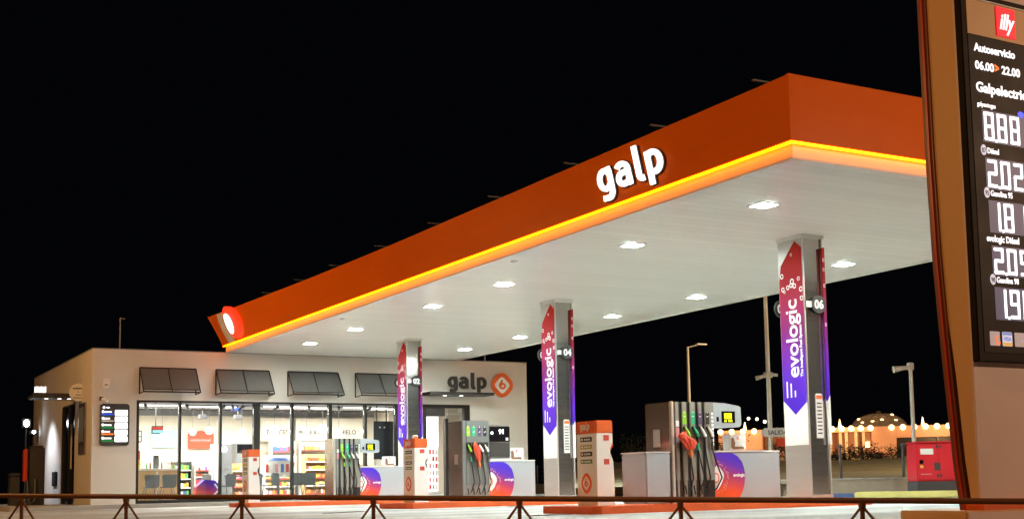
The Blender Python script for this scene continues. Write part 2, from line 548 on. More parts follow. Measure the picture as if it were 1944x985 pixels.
def arc(cx, cy, rx, ry, a0, a1, n=14):
    return [(cx + rx * math.cos(math.radians(a0 + (a1 - a0) * i / n)), cy + ry * math.sin(math.radians(a0 + (a1 - a0) * i / n))) for i in range(n + 1)]


def galp_letters(mb, h, t, w0, w1, italic=0.0):
    """four rounded letters, x-height h, stroke t (fraction of h)"""
    T = t * h
    def S(pts, k):
        mb.stroke([(x * h, y * h) for x, y in pts], T, w0, w1 + 0.0015 * k)
    x = 0.0
    S(arc(x + .42, .5, .30, .40, 35, 325), 0)                       # g
    S([(x + .70, .88), (x + .72, .5), (x + .72, 0.0)] + arc(x + .47, -.02, .25, .28, 0, -88), 1)
    S([(x + .18, -.28), (x + .48, -.30)], 2)
    S([(x + .44, .88), (x + .80, .90)], 3)
    x = 1.02
    S(arc(x + .40, .62, .30, .28, 150, 0) + [(x + .70, .62), (x + .70, 0.0)], 0)   # a
    S([(x + .70, .52), (x + .45, .52)] + arc(x + .38, .28, .24, .24, 90, 270) + [(x + .45, .04), (x + .70, .10)], 1)
    S([(x + .70, 0.0 - .08), (x + .70, .3)], 2)
    x = 2.02
    S([(x + .22, 1.42), (x + .22, .22)] + arc(x + .36, .16, .14, .17, 180, 270, 5) + [(x + .46, 0)], 0)  # l
    x = 2.62
    S([(x + .20, .98), (x + .20, -.42)], 0)                          # p
    S([(x + .20, .86)] + arc(x + .46, .48, .32, .41, 100, -100) + [(x + .22, .10)], 1)
    return mb


def rounded_diamond(r, k=2.6, n=40, sx=1, sy=1):
    out = []
    for i in range(n):
        a = 2 * math.pi * i / n
        b = a - math.pi / 4
        rr = r / ((abs(math.cos(b)) ** k + abs(math.sin(b)) ** k) ** (1 / k)) * 0.78
        out.append((rr * math.cos(a) * sx, rr * math.sin(a) * sy))
    return out


def swirl(r):
    """the open curl drawn inside the emblem"""
    return [(0.02 * r, 0.66 * r)] + [(0.05 * r - 0.40 * r * math.cos(math.radians(a)) * (1 - a / 900), -0.08 * r - 0.36 * r * math.sin(math.radians(a)) * (1 - a / 900)) for a in range(-60, 400, 20)]


def emblem(parent, mtx, r, t, outer='orange_paint', inner='white_print', curl='orange_paint', sx=1.0):
    """emblem: outer diamond part, white inner shape and curl as sub-parts"""
    o = MB(mtx).prism(rounded_diamond(r, sx=sx), 0, t).build('emblem', outer, parent)
    i = MB(mtx).prism([(x, y) for x, y in rounded_diamond(r * 0.60, 4.5, sx=sx)], t, t + 0.004).build('inner_shape', inner, o)
    MB(mtx).stroke([(x * 0.60 * sx, y * 0.60) for x, y in swirl(r * .92)], r * 0.15, t + 0.004, t + 0.008).build('curl', curl, o)
    return o
# ================================================================== SETTING
# retaining edge below the rail: street level is lower than the forecourt
RA = Vector((-13.34, 9.47, 0)); RB = Vector((3.5, -9.86, 0))       # rail line in plan
rd = (RB - RA).normalized(); rn = Vector((-rd.y, rd.x, 0))          # rn points to the station
if rn.y < 0: rn = -rn
def rl(t, o=0.0): p = RA + rd * t + rn * o; return (p.x, p.y)
Lr = (RB - RA).length
a0 = rl(-40, .25); a1 = rl(Lr + 20, .25)
mb = MB(); mb.prism([a0, a1, (60, a1[1]), (60, 60), (-40, 60), (-40, a0[1])], -1.0, 0.0)
structure('forecourt_ground', mb, 'forecourt_concrete')
mb = MB(); mb.prism([(-1500, -1500), (2500, -1500), (2500, 2500), (-1500, 2500)], -1.5, -1.12)
structure('street_ground', mb, 'asphalt')
mb = MB(); b0 = rl(-40, -2.2); b1 = rl(Lr + 20, -2.2); c0 = rl(-40, .24); c1 = rl(Lr + 20, .24)
mb.prism([b0, b1, c1, c0], -1.11, -0.98)
structure('pavement', mb, 'pavement')
mb = MB()
xs = [30, 60, 90, 120, 160, 220, 300]
# hillside behind the boundary wall
vs = []; fs = []
nx, ny = 40, 24
for j in range(ny + 1):
    for i in range(nx + 1):
        dd = 36 + 190 * (j / ny) ** 1.5
        aa = math.radians(30 + 32 * i / nx)
        x = CAM.x + math.sin(aa) * dd; y = CAM.y + math.cos(aa) * dd
        z = 0.36 + 0.018 * (dd - 36) + 0.35 * math.sin(x * .09 + y * .05) * min(1, (dd - 36) / 30) + 0.12 * math.sin(x * .4) * math.sin(y * .33) * min(1, (dd - 36) / 10)
        vs.append((x, y, z))
for j in range(ny):
    for i in range(nx):
        k = j * (nx + 1) + i
        fs.append((k, k + 1, k + nx + 2, k + nx + 1))
mb._add(vs, [f[::-1] for f in fs], True)
structure('hillside', mb, 'dry_soil')
mb = MB().box(-6.6, 12.2, 26.9, 28.1, 0.003, 0.12, 0.01)
mb.box(-6.6, -4.14, 28.1, 41, 0.003, 0.12)
structure('shop_pavement', mb, 'kerb_stone')

# ================================================================== CANOPY
W, L, HF, HT, HS = 8.395, 28.44, 5.217, 6.164, 5.0
canopy = thing('forecourt_canopy', 'huge orange and white fuel canopy on three steel columns', 'canopy', (0, 0, HS))
def sm(t): t = max(0, min(1, t)); return t * t * (3 - 2 * t)
def fx(y, z, o=0.0):
    T = (z - HF) / (HT - HF)
    return -0.46 * (max(0, (y - 13) / 15.4) ** 1.7) * T ** 1.15 - o
def fy_end(z): return 28.44 + 0.12 * (z - HF)
def patch(mb, y0, y1, z0, z1, o0, o1, ny=60, nz=8, mask=None):
    """piece following the bulged fascia, y0..y1 / z0..z1 are numbers or functions"""
    f = lambda a, *k: a(*k) if callable(a) else a
    A = []; B = []
    for i in range(nz + 1):
        z = z0 + (z1 - z0) * i / nz
        ya, yb = f(y0, z), f(y1, z)
        for j in range(ny + 1):
            y = ya + (yb - ya) * j / ny
            A.append((fx(y, z, o1), y, z)); B.append((fx(y, z, o0), y, z))
    n = len(A); k = ny + 1; fs = []
    for i in range(nz):
        for j in range(ny):
            a = i * k + j
            fs.append((a, a + k, a + k + 1, a + 1)); fs.append((n + a, n + a + 1, n + a + k + 1, n + a + k))
    for j in range(ny):
        fs.append((j, j + 1, n + j + 1, n + j)); a = nz * k + j; fs.append((a, n + a, n + a + 1, a + 1))
    for i in range(nz):
        a = i * k; fs.append((a, n + a, n + a + k, a + k)); a += ny; fs.append((a, a + k, n + a + k, n + a))
    return mb._add(A + B, fs, False)
mb = MB(); patch(mb, 0.0, fy_end, HF, HT, -0.06, 0.0, 90, 10)
fo = mb.build('side_fascia', 'orange_panel', canopy)
for p in fo.data.polygons: p.use_smooth = True
fo.data.set_sharp_from_angle(angle=math.radians(30))
MB().box(0.062, W, 0.0, 0.06, HF, HT).build('front_fascia', 'orange_panel', canopy)
MB().box(W - .06, W, 0.062, L, HS + .05, HT).build('far_fascia', 'orange_panel', canopy)
MB().box(0.0, W, 0.0, 0.07, HT + .002, HT + .012).build('top_trim', 'orange_panel', canopy)
MB().box(0.12, W - .1, .12, .14, HS + .002, HF + .15).box(0.12, 0.14, .142, L, HS + .002, HF + .15).build('drop_band', 'white_band', canopy)
MB().box(0.02, 0.06, 0.02, L, HF - .028, HF - .002).box(0.062, W - .1, 0.02, 0.06, HF - .028, HF - .002).build('led_strip', 'led', canopy)
MB().box(0.06, 0.118, 0.06, L, HF + .03, HF + .05).box(0.12, W - .1, 0.06, 0.118, HF + .03, HF + .05).build('led_channel', 'white_band', canopy)
MB().box(0.12, W - .06, .12, L, HS - .03, HS).build('soffit', 'soffit', canopy)
MB().box(W - .058, W + .02, .12, L, HS - .06, HS + .04).box(.06, .118, .06, L, HS - .034, HS + .0).box(.12, W - .06, .06, .118, HS - .034, HS).build('edge_trim', 'white_band', canopy)
MB().box(.2, W - .1, .2, L - .1, HS + .9, HS + 1.0).build('roof_sheet', 'coping', canopy)
for y in (0.6, 3.2, 5.95, 8.93, 11.81, 14.81, 17.81, 20.4, 23.03):
    b = MB(); xo = fx(y, HT)
    b.box(xo - .16, xo + .9, y - .02, y + .02, HT + .05, HT + .075).box(xo + .1, xo + .16, y - .02, y + .02, HT + .0, HT + .05)
    b.build('roof_bracket', 'dark_metal', canopy)
# lit lettering on the side fascia (each letter stands 4 cm proud)
lm = leftm(-0.045, 4.98, 5.455) @ Matrix(((1, -.30, 0, .06), (0, 1, 0, 0), (0, 0, 1, 0), (0, 0, 0, 1))) @ Matrix.Diagonal((1.33, 1, 1, 1))
galp_letters(MB(lm), 0.415, 0.235, 0, 0.03).build('lettering', 'sign_glow', canopy)
lmb = leftm(-0.008, 4.98, 5.455) @ Matrix(((1, -.30, 0, .06), (0, 1, 0, 0), (0, 0, 1, 0), (0, 0, 0, 1))) @ Matrix.Diagonal((1.33, 1, 1, 1))
galp_letters(MB(lmb), 0.415, 0.30, 0, 0.03).build('letter_backing', 'dark_metal', canopy)
# emblem on the far, bulged end
def conform(mb, poly, yc, zc, o0, o1):
    n = len(poly); vs = []
    for o in (o0, o1):
        vs.append((fx(yc, zc, o), yc, zc))
        for (a, b) in poly:
            vs.append((fx(yc - a, zc + b, o), yc - a, zc + b))
    fs = []
    for i in range(n):
        j = (i + 1) % n
        fs += [(0, 1 + j, 1 + i), (n + 1, n + 2 + i, n + 2 + j), (1 + i, 1 + j, n + 2 + j, n + 2 + i)]
    return mb._add(vs, fs)
ell = lambda ry, rz, n=36: [(ry * math.cos(2 * math.pi * i / n), rz * math.sin(2 * math.pi * i / n)) for i in range(n)]
e0 = conform(MB(), ell(.54, .49), 26.28, 5.735, 0.004, 0.16).build('emblem', 'red_glow', canopy)
conform(MB(), ell(.27, .31), 26.47, 5.71, .161, .185).build('emblem_core', 'core_glow', e0)
patch(MB(), lambda z: 26.95 + .15 * math.sin((z - HF) * 3.3), lambda z: 27.62 + .2 * math.sin((z - HF) * 3.3), HF + .01, HT - .02, .003, .012, 4, 10).build('end_stripe', 'white_band', canopy)

# ceiling luminaires
LY = [2.58, 6.46, 11.65, 15.45, 20.67, 24.48]
def lamp(x, y, label):
    t = thing('ceiling_light', label, 'ceiling light', (x, y, HS - .034), 'square lights set in the canopy ceiling')
    MB().box(x - .195, x + .195, y - .195, y - .16, HS - .062, HS - .032).box(x - .195, x + .195, y + .16, y + .195, HS - .062, HS - .032).box(x - .195, x - .16, y - .159, y + .159, HS - .062, HS - .032).box(x + .16, x + .195, y - .159, y + .159, HS - .062, HS - .032).build('frame', 'lamp_frame', t)
    MB().box(x - .158, x + .158, y - .158, y + .158, HS - .042, HS - .036).build('diffuser', 'diffuser', t)
ordn = ['nearest', 'second nearest', 'third nearest', 'fourth nearest', 'fifth nearest', 'farthest']
for i, y in enumerate(LY):
    lamp(1.62, y, 'square canopy ceiling light, %s in the row by the lettered orange edge' % ordn[i])
for i, y in enumerate(LY):
    lamp(6.95, y, 'square canopy ceiling light, %s in the row along the far white edge' % ordn[i])
# sensor domes on the ceiling
for (x, y) in ((0.45, 9.0), (0.45, 18.6)):
    tag(MB().ball((x, y, HS - .034), .09, 10, 6, sz=.5).build('ceiling_sensor', 'white_paint'), 'small white sensor dome by the lit canopy edge' + (' nearer the big letters' if y < 10 else ' nearer the shop'), 'sensor')

# ================================================================== COLUMNS
CYS = {1: 22.30, 2: 13.32, 3: 4.28}
where = {1: 'nearest the shop', 2: 'in the middle of the three', 3: 'nearest the price sign'}
nums = {1: '02', 2: '04', 3: '06'}
for k in (3, 2, 1):
    y = CYS[k]; x0 = 3.90; x1 = 4.38
    t = thing('canopy_column', 'brushed steel canopy column with purple and red banner, number %s, %s' % (nums[k], where[k]), 'column', (4.14, y + .33, 0), 'steel columns holding up the canopy')
    MB().box(x0 + .03, x1 - .03, y + .03, y + .66, 0.12, HS - .032).build('shaft', 'steel', t)
    MB().box(x0, x0 + .028, y, y + .68, .12, HS - .033).box(x1 - .02, x1 + .01, y, y + .68, .12, HS - .033).build('side_cladding', 'steel_soft', t)
    MB().box(x0 - .02, x1 + .03, y - .02, y + .70, HS - .10, HS - .034).build('collar', 'white_band', t)
    MB().box(x0 - .015, x1 + .02, y - .015, y + .70, .12, .20).build('foot', 'steel_soft', t)
    # left banner on the side face
    lm = leftm(x0 - .002, y, 0)
    pan = MB(lm).prism([(-.66, 1.10), (-.02, 1.10), (-.02, 2.0), (-.66, 2.0)], 0, .006).build('banner_base', 'white_paint', t)
    ban = MB(lm).prism([(-.66, 1.93), (-.34, 1.66), (-.02, 1.88), (-.02, 4.72), (-.20, 4.86), (-.34, 4.72), (-.60, 4.45), (-.66, 4.15)], .0065, .012).build('banner', 'banner_gradient', t)
    lt = text_mb(leftm(x0 - .0145, y, 0) @ Matrix.Translation((-.20, 2.33, 0)) @ Matrix.Rotation(math.pi / 2, 4, 'Z'), 'evologic', .455, .003, .006, space=.97).build('lettering', 'white_print', ban)
    text_mb(leftm(x0 - .0145, y, 0) @ Matrix.Translation((-.09, 2.34, 0)) @ Matrix.Rotation(math.pi / 2, 4, 'Z'), 'The Intelligent Fuel System', .088, .003, .003).build('small_lettering', 'white_print', ban)
    lns = MB(leftm(x0 - .0145, y, 0))
    for q, hh in enumerate((.30, .26, .12)):
        lns.prism([(-.56 + .11 * q, 1.98), (-.525 + .11 * q, 1.98), (-.525 + .11 * q, 1.98 + hh), (-.56 + .11 * q, 1.98 + hh)], 0, .002)
    lns.build('small_print', 'white_print', ban)
    bub = MB(leftm(x0 - .0145, y, 0))
    rnd = random.Random(5)
    for (u, v, r) in ((-.30, 4.62, .03), (-.58, 4.25, .05), (-.56, 4.0, .045), (-.30, 4.12, .055), (-.33, 4.05, .045), (-.24, 4.03, .05), (-.42, 4.02, .045), (-.52, 3.95, .03), (-.12, 4.15, .04), (-.06, 3.95, .05), (-.05, 3.78, .045)):
        pts = arc(u, v, r * .78, r * .78, 0, 350, 12)
        bub.stroke(pts, r * .42, 0, .002)
    bub.build('bubbles', 'white_print', ban)
    # narrow banner on the far edge of the front face
    fm = frontm(0, y - .001, 0)
    MB(fm).prism([(x1 - .05, 1.10), (x1 + .012, 1.10), (x1 + .012, 2.0), (x1 - .05, 1.9)], 0, .045).build('banner_base', 'white_paint', t)
    MB(fm).prism([(x1 - .05, 1.901), (x1 + .012, 2.001), (x1 + .012, 4.74), (x1 - .05, 4.72)], 0, .045).build('edge_banner', 'banner_gradient', t)
    bb = MB(fm)
    for v in (4.5, 4.32, 4.02, 3.3): bb.stroke(arc(x1 - .02, v, .018, .03, 0, 340, 10), .012, .0455, .048)
    bb.build('bubbles', 'white_print', t)
    # information strip
    MB(fm).prism([(4.10, 1.22), (4.26, 1.22), (4.26, 2.0), (4.24, 2.03), (4.12, 2.03), (4.10, 2.0)], -.026, -.018).build('price_strip', 'white_paint', t)
    st = MB(fm).prism([(4.11, 1.93), (4.25, 1.93), (4.25, 2.0), (4.11, 2.0)], -.018, -.015).build('strip_header', 'orange_paint', t)
    rows = MB(fm)
    for q in range(9): rows.prism([(4.12, 1.84 - q * .068), (4.23, 1.84 - q * .068), (4.23, 1.865 - q * .068), (4.12, 1.865 - q * .068)], -.018, -.015)
    rows.build('small_print', 'dark_metal', t)
    # number disc on a bracket, front and back
    for (dx, dy, s, sd) in ((4.20, -.04, nums[k], 1), (3.98, .74, '0%d' % (2 * k - 1), 0)):
        dm = frontm(dx, y + dy, 3.665)
        d = MB(dm).prism(arc(0, 0, .165, .165, 0, 345, 23), -.02, .02).build('number_disc', 'print_black', t)
        if sd: MB(dm).box(-.28, -.165, -.06, .05, -.01, .012).box(-.02, .02, -.02, .02, -.06, -.02).build('disc_bracket', 'lamp_frame', d)
        else: MB(dm).box(-.03, .12, -.03, .03, -.01, .012).build('disc_bracket', 'lamp_frame', d)
        text_mb(dm @ Matrix.Translation((-.002, -.075, .0215)), s, .215, .004, .009, 'CENTER').build('digits', 'white_print', d)

# ================================================================== ISLANDS, TOTEMS
ISL = {3: (-1.05, 5.1, 3.72, 5.5), 2: (-.28, 5.1, 12.75, 14.5), 1: (-1.2, 5.1, 21.75, 23.5)}
for k in (3, 2, 1):
    x0, x1, y0, y1 = ISL[k]
    cx = .35
    pts = [(x0 + .12, y0), (x1 - cx, y0)] + arc(x1 - cx, (y0 + y1) / 2, cx, (y1 - y0) / 2, -90, 90, 10)[1:-1] + [(x1 - cx, y1), (x0 + .12, y1), (x0, y1 - .12), (x0, y0 + .12)]
    t = thing('pump_island', 'long raised island with orange painted kerb, %s' % {3: 'closest to the street railing', 2: 'in the middle of the forecourt', 1: 'in front of the shop windows'}[k], 'island', ((x0 + x1) / 2, (y0 + y1) / 2, 0), 'orange edged pump islands')
    MB().prism(pts, 0.003, .12).build('kerb', 'kerb_orange', t)
    ins = [(min(max(x, x0 + .13), x1 - .13), min(max(y, y0 + .13), y1 - .13)) for x, y in pts]
    MB().box(x0 + .16, x1 - .4, y0 + .16, y1 - .16, .1205, .127).build('top_slab', 'kerb_orange', t)

TOT = {3: (-.65, 4.28, .33, .62, 1.51), 2: (.13, 13.3, .34, .62, 1.57), 1: (-.96, 22.3, .33, .62, 1.62)}
for k in (3, 2, 1):
    xa, y, wd, dp, top = TOT[k]
    t = thing('service_post', 'white post with orange cap and emblem at the left end of the %s island' % {3: 'nearest', 2: 'middle', 1: 'farthest'}[k], 'post', (xa, y, .12), 'orange capped service posts')
    # side profile with a waist on the right edge
    h = top
    prof = [(0, .12), (wd, .12), (wd, .55), (wd - .02, .85), (wd - .07, .98), (wd - .07, 1.05), (wd - .02, 1.14), (wd - .02, h - .21), (0, h - .21)]
    MB(frontm(xa, y, 0)).prism(prof, -dp, 0).build('body', 'white_paint', t)
    MB().box(xa - .006, xa + wd - .012, y - .006, y + dp + .006, h - .208, h, .015).build('cap', 'orange_paint', t)
    lm = leftm(xa - .007, y, 0)
    galp_letters(MB(lm @ Matrix.Translation((-.50, h - .14, 0))), .085, .26, 0, .003).build('cap_lettering', 'white_band', t)
    lm = leftm(xa - .002, y, 0)
    for q, (c, hh) in enumerate((('print_black', .055), ('yellow_strip', .05), ('print_black', .055), ('green_strip', .05))):
        zz = h - .34 - q * .12
        s_ = MB(lm).prism([(-.50, zz), (-.14, zz), (-.14, zz + hh + .02), (-.50, zz + hh + .02)], 0, .003).build('fuel_strip', c, t)
        tx = MB(lm)
        tx.prism([(-.47, zz + .02), (-.42, zz + .02), (-.42, zz + hh), (-.47, zz + hh)], .003, .005)
        for u in range(4): tx.prism([(-.38 + u * .05, zz + .022), (-.345 + u * .05, zz + .022), (-.345 + u * .05, zz + hh - .005), (-.38 + u * .05, zz + hh - .005)], .003, .005)
        tx.build('small_print', 'white_print', s_)
    emblem(t, leftm(xa - .002, y + .33, h - 1.02), .20, .006, 'orange_paint', 'white_paint', 'orange_paint', sx=.95)
    fm = frontm(xa, y - .002, 0)
    for zz in (h - .33, h - .72):
        MB(fm).prism([(wd * .4, zz), (wd * .72, zz), (wd * .72, zz + .09), (wd * .4, zz + .09)], 0, .003).build('sticker', 'pk_red', t)

# ================================================================== PUMPS
def nozzle(t, x, z, yf, cover, collar, bend=0.0, k=0):
    n = MB().tube([(x - .035, yf - .05, z + .02), (x - .01, yf - .075, z - .03), (x + .035, yf - .09, z - .13), (x + .045, yf - .085, z - .19)], [.022, .03, .034, .022], 8).build('nozzle', 'rubber', t)
    MB().tube([(x - .04, yf - .095, z + .015), (x - .015, yf - .11, z - .05), (x + .035, yf - .125, z - .15)], [.012, .026, .03], 8).build('cover', cover, n)
    MB().tube([(x + .055, yf - .11, z - .16), (x + .075, yf - .09, z - .12), (x + .03, yf - .07, z - .03)], .008, 6).build('trigger', 'steel_soft', n)
    MB().tube([(x + .045, yf - .085, z - .26), (x + .05, yf - .085, z - .38)], .022, 8).build('collar', collar, n)
    MB().tube([(x + .045, yf - .085, z - .19), (x + .048, yf - .085, z - .27), (x + .055, yf - .085, z - .40), (x + .06 + bend * .4, yf - .09, z - .6), (x + .07 + bend, yf - .09, z - .85), (x + .03 + bend * .6, yf - .07, .36), (x + .0, yf - .04, .27), (x - .015, yf - .02, .42)], .013, 8).build('hose', 'rubber', t)

def pump_grooved(k, xl, y, wd, top, label, first_label=True):
    t = thing('fuel_pump', label, 'fuel pump', (xl + wd / 2, y + .38, .12), 'fuel pumps')
    dp = .74
    MB().box(xl, xl + wd, y, y + dp, .127, top, .012).build('cabinet', 'steel_wall', t)
    MB().box(xl + .02, xl + wd - .004, y - .012, y - .0015, .14, top - .004).build('hose_channel', 'rubber', t)
    cols = [(.065, .17), (.21, .335), (.377, .515), (.55, .655), (.69, .905)]
    for a, b in cols:
        s = wd / .905
        MB().box(xl + a * s + .010, xl + b * s - .016, y - .05, y - .0125, .5, top, .008).build('pillar', 'pump_grey', t)
    for a, b in cols[:-1]:
        s = wd / .905
        MB().box(xl + a * s + .03, xl + b * s - .03, y - .04, y - .0125, .14, .498).build('lower_pillar', 'pump_grey', t)
    MB().box(xl - .004, xl + .05, y - .055, y + .02, .128, top + .006, .01).build('corner_post', 'steel_soft', t)
    labs = [(.27, 'green_lime'), (.45, 'green_teal'), (.60, 'purple_dark'), (.755, 'print_black')]
    for q, (xx, c) in enumerate(labs):
        X = xl + xx * wd / .905
        lb = MB(frontm(X, y - .0505, 0)).prism([(-.04, top - .38), (.04, top - .38), (.04, top - .19), (.0, top - .15), (-.04, top - .19)], 0, .003).build('fuel_label', c, t)
        MB(frontm(X, y - .0505, 0)).prism([(-.015, top - .185), (.015, top - .185), (.0, top - .16)], .003, .005).prism([(-.02, top - .26), (.02, top - .25), (.02, top - .235), (-.02, top - .245)], .003, .005).build('small_print', 'white_print', lb)
        nozzle(t, X, top - .44, y - .02, ('green_lime', 'green_teal', 'lamp_frame', 'lamp_frame')[q], ('green_lime', 'green_teal', 'dark_metal', 'dark_metal')[q], (.04, .10, .07, .16)[q], q)
    MB(frontm(xl, y - .0505, 0)).prism([(.085, top - .42), (.15, top - .42), (.15, top - .32), (.085, top - .32)], 0, .003).build('sticker', 'card_white' if 0 else 'white_print', t)
    MB(frontm(xl, y - .0505, 0)).prism([(.085, top - .60), (.15, top - .60), (.15, top - .44), (.085, top - .44)], 0, .003).build('sticker', 'pk_pink', t)
    rw = MB(frontm(xl + .86 * wd / .905, y - .0505, 0))
    for q in range(9): rw.prism([(-.022, top - .22 - q * .065), (.022, top - .22 - q * .065), (.022, top - .175 - q * .065), (-.022, top - .175 - q * .065)], 0, .003)
    rw.build('instruction_strip', 'white_print', t)
    # side face print
    MB(leftm(xl - .0015, y, 0)).prism([(-.5, top - .75), (-.3, top - .75), (-.3, top - .45), (-.5, top - .45)], 0, .003).build('side_sticker', 'steel_soft', t)
    # display head
    fm = frontm(xl + wd, y - .03, 0)
    hd = MB(fm).prism([(.0, top - .42), (.56, top - .42), (.60, top - .38), (.595, top - .08), (.55, top - .055), (.25, top - .012), (.0, top - .002)], -.5, 0).build('display_head', 'grey_cabinet', t)
    fr = MB(fm).prism([(.17, top - .35), (.46, top - .35), (.46, top - .15), (.17, top - .15)], 0, .008).build('screen_frame', 'screen_black', hd)
    MB(fm).prism([(.225, top - .285), (.385, top - .285), (.385, top - .185), (.225, top - .185)], .008, .011).prism([(.225, top - .335), (.275, top - .335), (.275, top - .305), (.225, top - .305)], .008, .011).prism([(.31, top - .335), (.395, top - .335), (.395, top - .30), (.31, top - .30)], .008, .011).build('lit_screen', 'lcd_yellow', hd)
    MB(fm).prism([(.06, top - .33), (.11, top - .33), (.11, top - .25), (.06, top - .25)], 0, .006).build('card_slot', 'screen_black', hd)
    return t

def counter(k, xa, xb, y, top, label):
    t = thing('service_counter', label, 'cabinet', ((xa + xb) / 2, y + .38, .12), 'grey cabinets beside the pumps')
    MB().box(xa + .003, xb, y, y + .74, .16, top - .03, .015).build('body', 'grey_cabinet', t)
    MB().box(xa + .003, xb + .01, y - .012, y + .75, top - .028, top, .012).build('worktop', 'white_paint', t)
    MB().box(xa + .02, xb - .02, y + .02, y + .72, .127, .158).build('plinth', 'rubber', t)
    fm = frontm(xa, y - .0015, 0)
    s = (top - .16) / .86; zb = .165
    P = [(.006, 0), (.46, 0)] + [(.46 + .20 * math.sin(a * math.pi / 2), .0 + .44 * (1 - math.cos(a * math.pi / 2)) ** .9) for a in (.15, .3, .5, .7, .85, 1)] + [(.66 - .02, .55), (.60, .66), (.50, .76), (.38, .815), (.006, .815)]
    d = MB(fm).prism([(x, zb + z * s) for x, z in P], 0, .003).build('decal', 'decal_gradient', t)
    wp = [(.006, .20), (.05, .17), (.13, .26), (.20, .40), (.19, .47), (.12, .56), (.05, .60), (.006, .56)]
    MB(fm).prism([(x, zb + z * s) for x, z in wp], .003, .005).build('emblem', 'white_print', d)
    MB(fm).stroke([(x, zb + z * s) for x, z in arc(.03, .38, .055, .08, 200, -150, 14)], .022, .005, .007).build('curl', 'orange_paint', d)
    dots = MB(fm); rr = random.Random(3)
    for q in range(46):
        a = math.radians(rr.uniform(-85, 85)); r = rr.uniform(.24, .31)
        cx, cz = .0 + r * math.cos(a), .39 + r * .95 * math.sin(a)
        if cx < .02: continue
        rad = rr.uniform(.006, .014)
        dots.prism([(cx + rad * math.cos(i * 1.047), zb + (cz + rad * math.sin(i * 1.047)) * s) for i in range(6)], .003, .005)
    dots.build('bubbles', 'pk_pink', d)
    text_mb(fm @ Matrix.Translation((.40, zb + .40 * s, .0035)), 'evologic', .075, .002, .003).build('lettering', 'white_print', d)
    return t

pump_grooved(3, .80, 4.25, .90, 1.83, 'tall steel fuel pump with yellow display and four hoses, nearest the price sign')
pump_grooved(1, 1.55, 22.28, .83, 1.93, 'small distant steel fuel pump with yellow display, in front of the shop windows')
counter(3, 1.705, 3.16, 4.25, 1.0, 'long grey cabinet with purple and orange print, right of the nearest fuel pump')
counter(2, 2.015, 3.25, 13.28, 1.06, 'grey cabinet with purple and orange print under the black payment screen')
counter(1, 2.385, 3.92, 22.28, 1.11, 'far grey cabinet with purple and orange print beside the shop windows')
t = thing('side_cabinet', 'short plain grey cabinet left of the nearest fuel pump', 'cabinet', (.545, 4.62, .12))
MB().box(.29, .795, 4.25, 4.99, .127, .97, .02).build('body', 'grey_cabinet', t)
MB().box(.285, .795, 4.245, 4.995, .972, .99).build('top', 'white_paint', t)

# middle pump, flat slate face
xl, y, wd, top = 1.33, 13.28, .68, 1.98
t = thing('fuel_pump', 'slate grey fuel pump with four nozzles beside the black payment screen', 'fuel pump', (xl + wd / 2, y + .38, .12), 'fuel pumps')
MB().box(xl, xl + wd, y, y + .76, .127, top, .012).build('cabinet', 'steel_wall', t)
MB().box(xl - .003, xl + .09, y - .02, y + .03, .128, top + .004, .008).build('corner_post', 'pump_slate', t)
MB().box(xl + .093, xl + wd - .003, y - .03, y - .0015, .5, top, .004).build('face_plate', 'pump_slate', t)
MB().box(xl + .093, xl + wd - .003, y - .012, y - .0015, .14, .498).build('lower_plate', 'pump_grey', t)
for q, (xx, c) in enumerate(((.115, 'green_lime'), (.26, 'green_teal'), (.41, 'purple_dark'), (.55, 'print_black'))):
    X = xl + xx + .02
    lb = MB(frontm(X, y - .0305, 0)).prism([(-.042, top - .36), (.042, top - .36), (.042, top - .16), (.0, top - .11), (-.042, top - .16)], 0, .003).build('fuel_label', c, t)
    MB(frontm(X, y - .0305, 0)).prism([(-.015, top - .16), (.015, top - .16), (0, top - .12)], .003, .005).prism([(-.02, top - .28), (.02, top - .26), (.02, top - .24), (-.02, top - .26)], .003, .005).build('small_print', 'white_print', lb)
    nozzle(t, X, top - .57, y - .0, ('green_lime', 'red_plastic', 'lamp_frame', 'lamp_frame')[q], ('green_teal', 'dark_metal', 'dark_metal', 'dark_metal')[q], .05, q)
    MB().box(X - .05, X + .08, y - .045, y - .0305, top - .66, top - .50, .01).build('nozzle_boot', 'rubber', t)
MB(leftm(xl - .0015, y, 0)).prism([(-.42, top - 1.0), (-.22, top - 1.0), (-.22, top - .78), (-.42, top - .78)], 0, .003).build('side_sticker', 'steel_soft', t)

# payment screen standing on the middle cabinet
t = thing('payment_terminal', 'black outdoor payment screen standing on the middle grey cabinet', 'payment screen', (2.3, 13.6, 1.06))
MB().box(2.03, 2.60, 13.30, 13.62, 1.11, 1.88, .03).build('housing', 'pump_slate', t)
s_ = MB().box(2.05, 2.57, 13.275, 13.297, 1.50, 1.85).build('display', 'screen_black', t)
MB().box(2.05, 2.57, 13.285, 13.298, 1.14, 1.47).build('keypad_panel', 'dark_metal', t)
MB().box(2.05, 2.58, 13.27, 13.60, 1.062, 1.10).build('base', 'white_paint', t)
text_mb(frontm(2.28, 13.273, 1.68), '91', .15, .003, .006).build('digits', 'screen_text', s_)
MB(frontm(2.10, 13.273, 1.70)).prism(arc(0, 0, .035, .035, 0, 330, 11), 0, .003).build('lit_symbol', 'screen_text', s_)
MB(frontm(2.46, 13.273, 1.52)).prism([(0, 0), (.07, 0), (.07, .07), (0, .07)], 0, .003).build('contactless_mark', 'lamp_frame', s_)

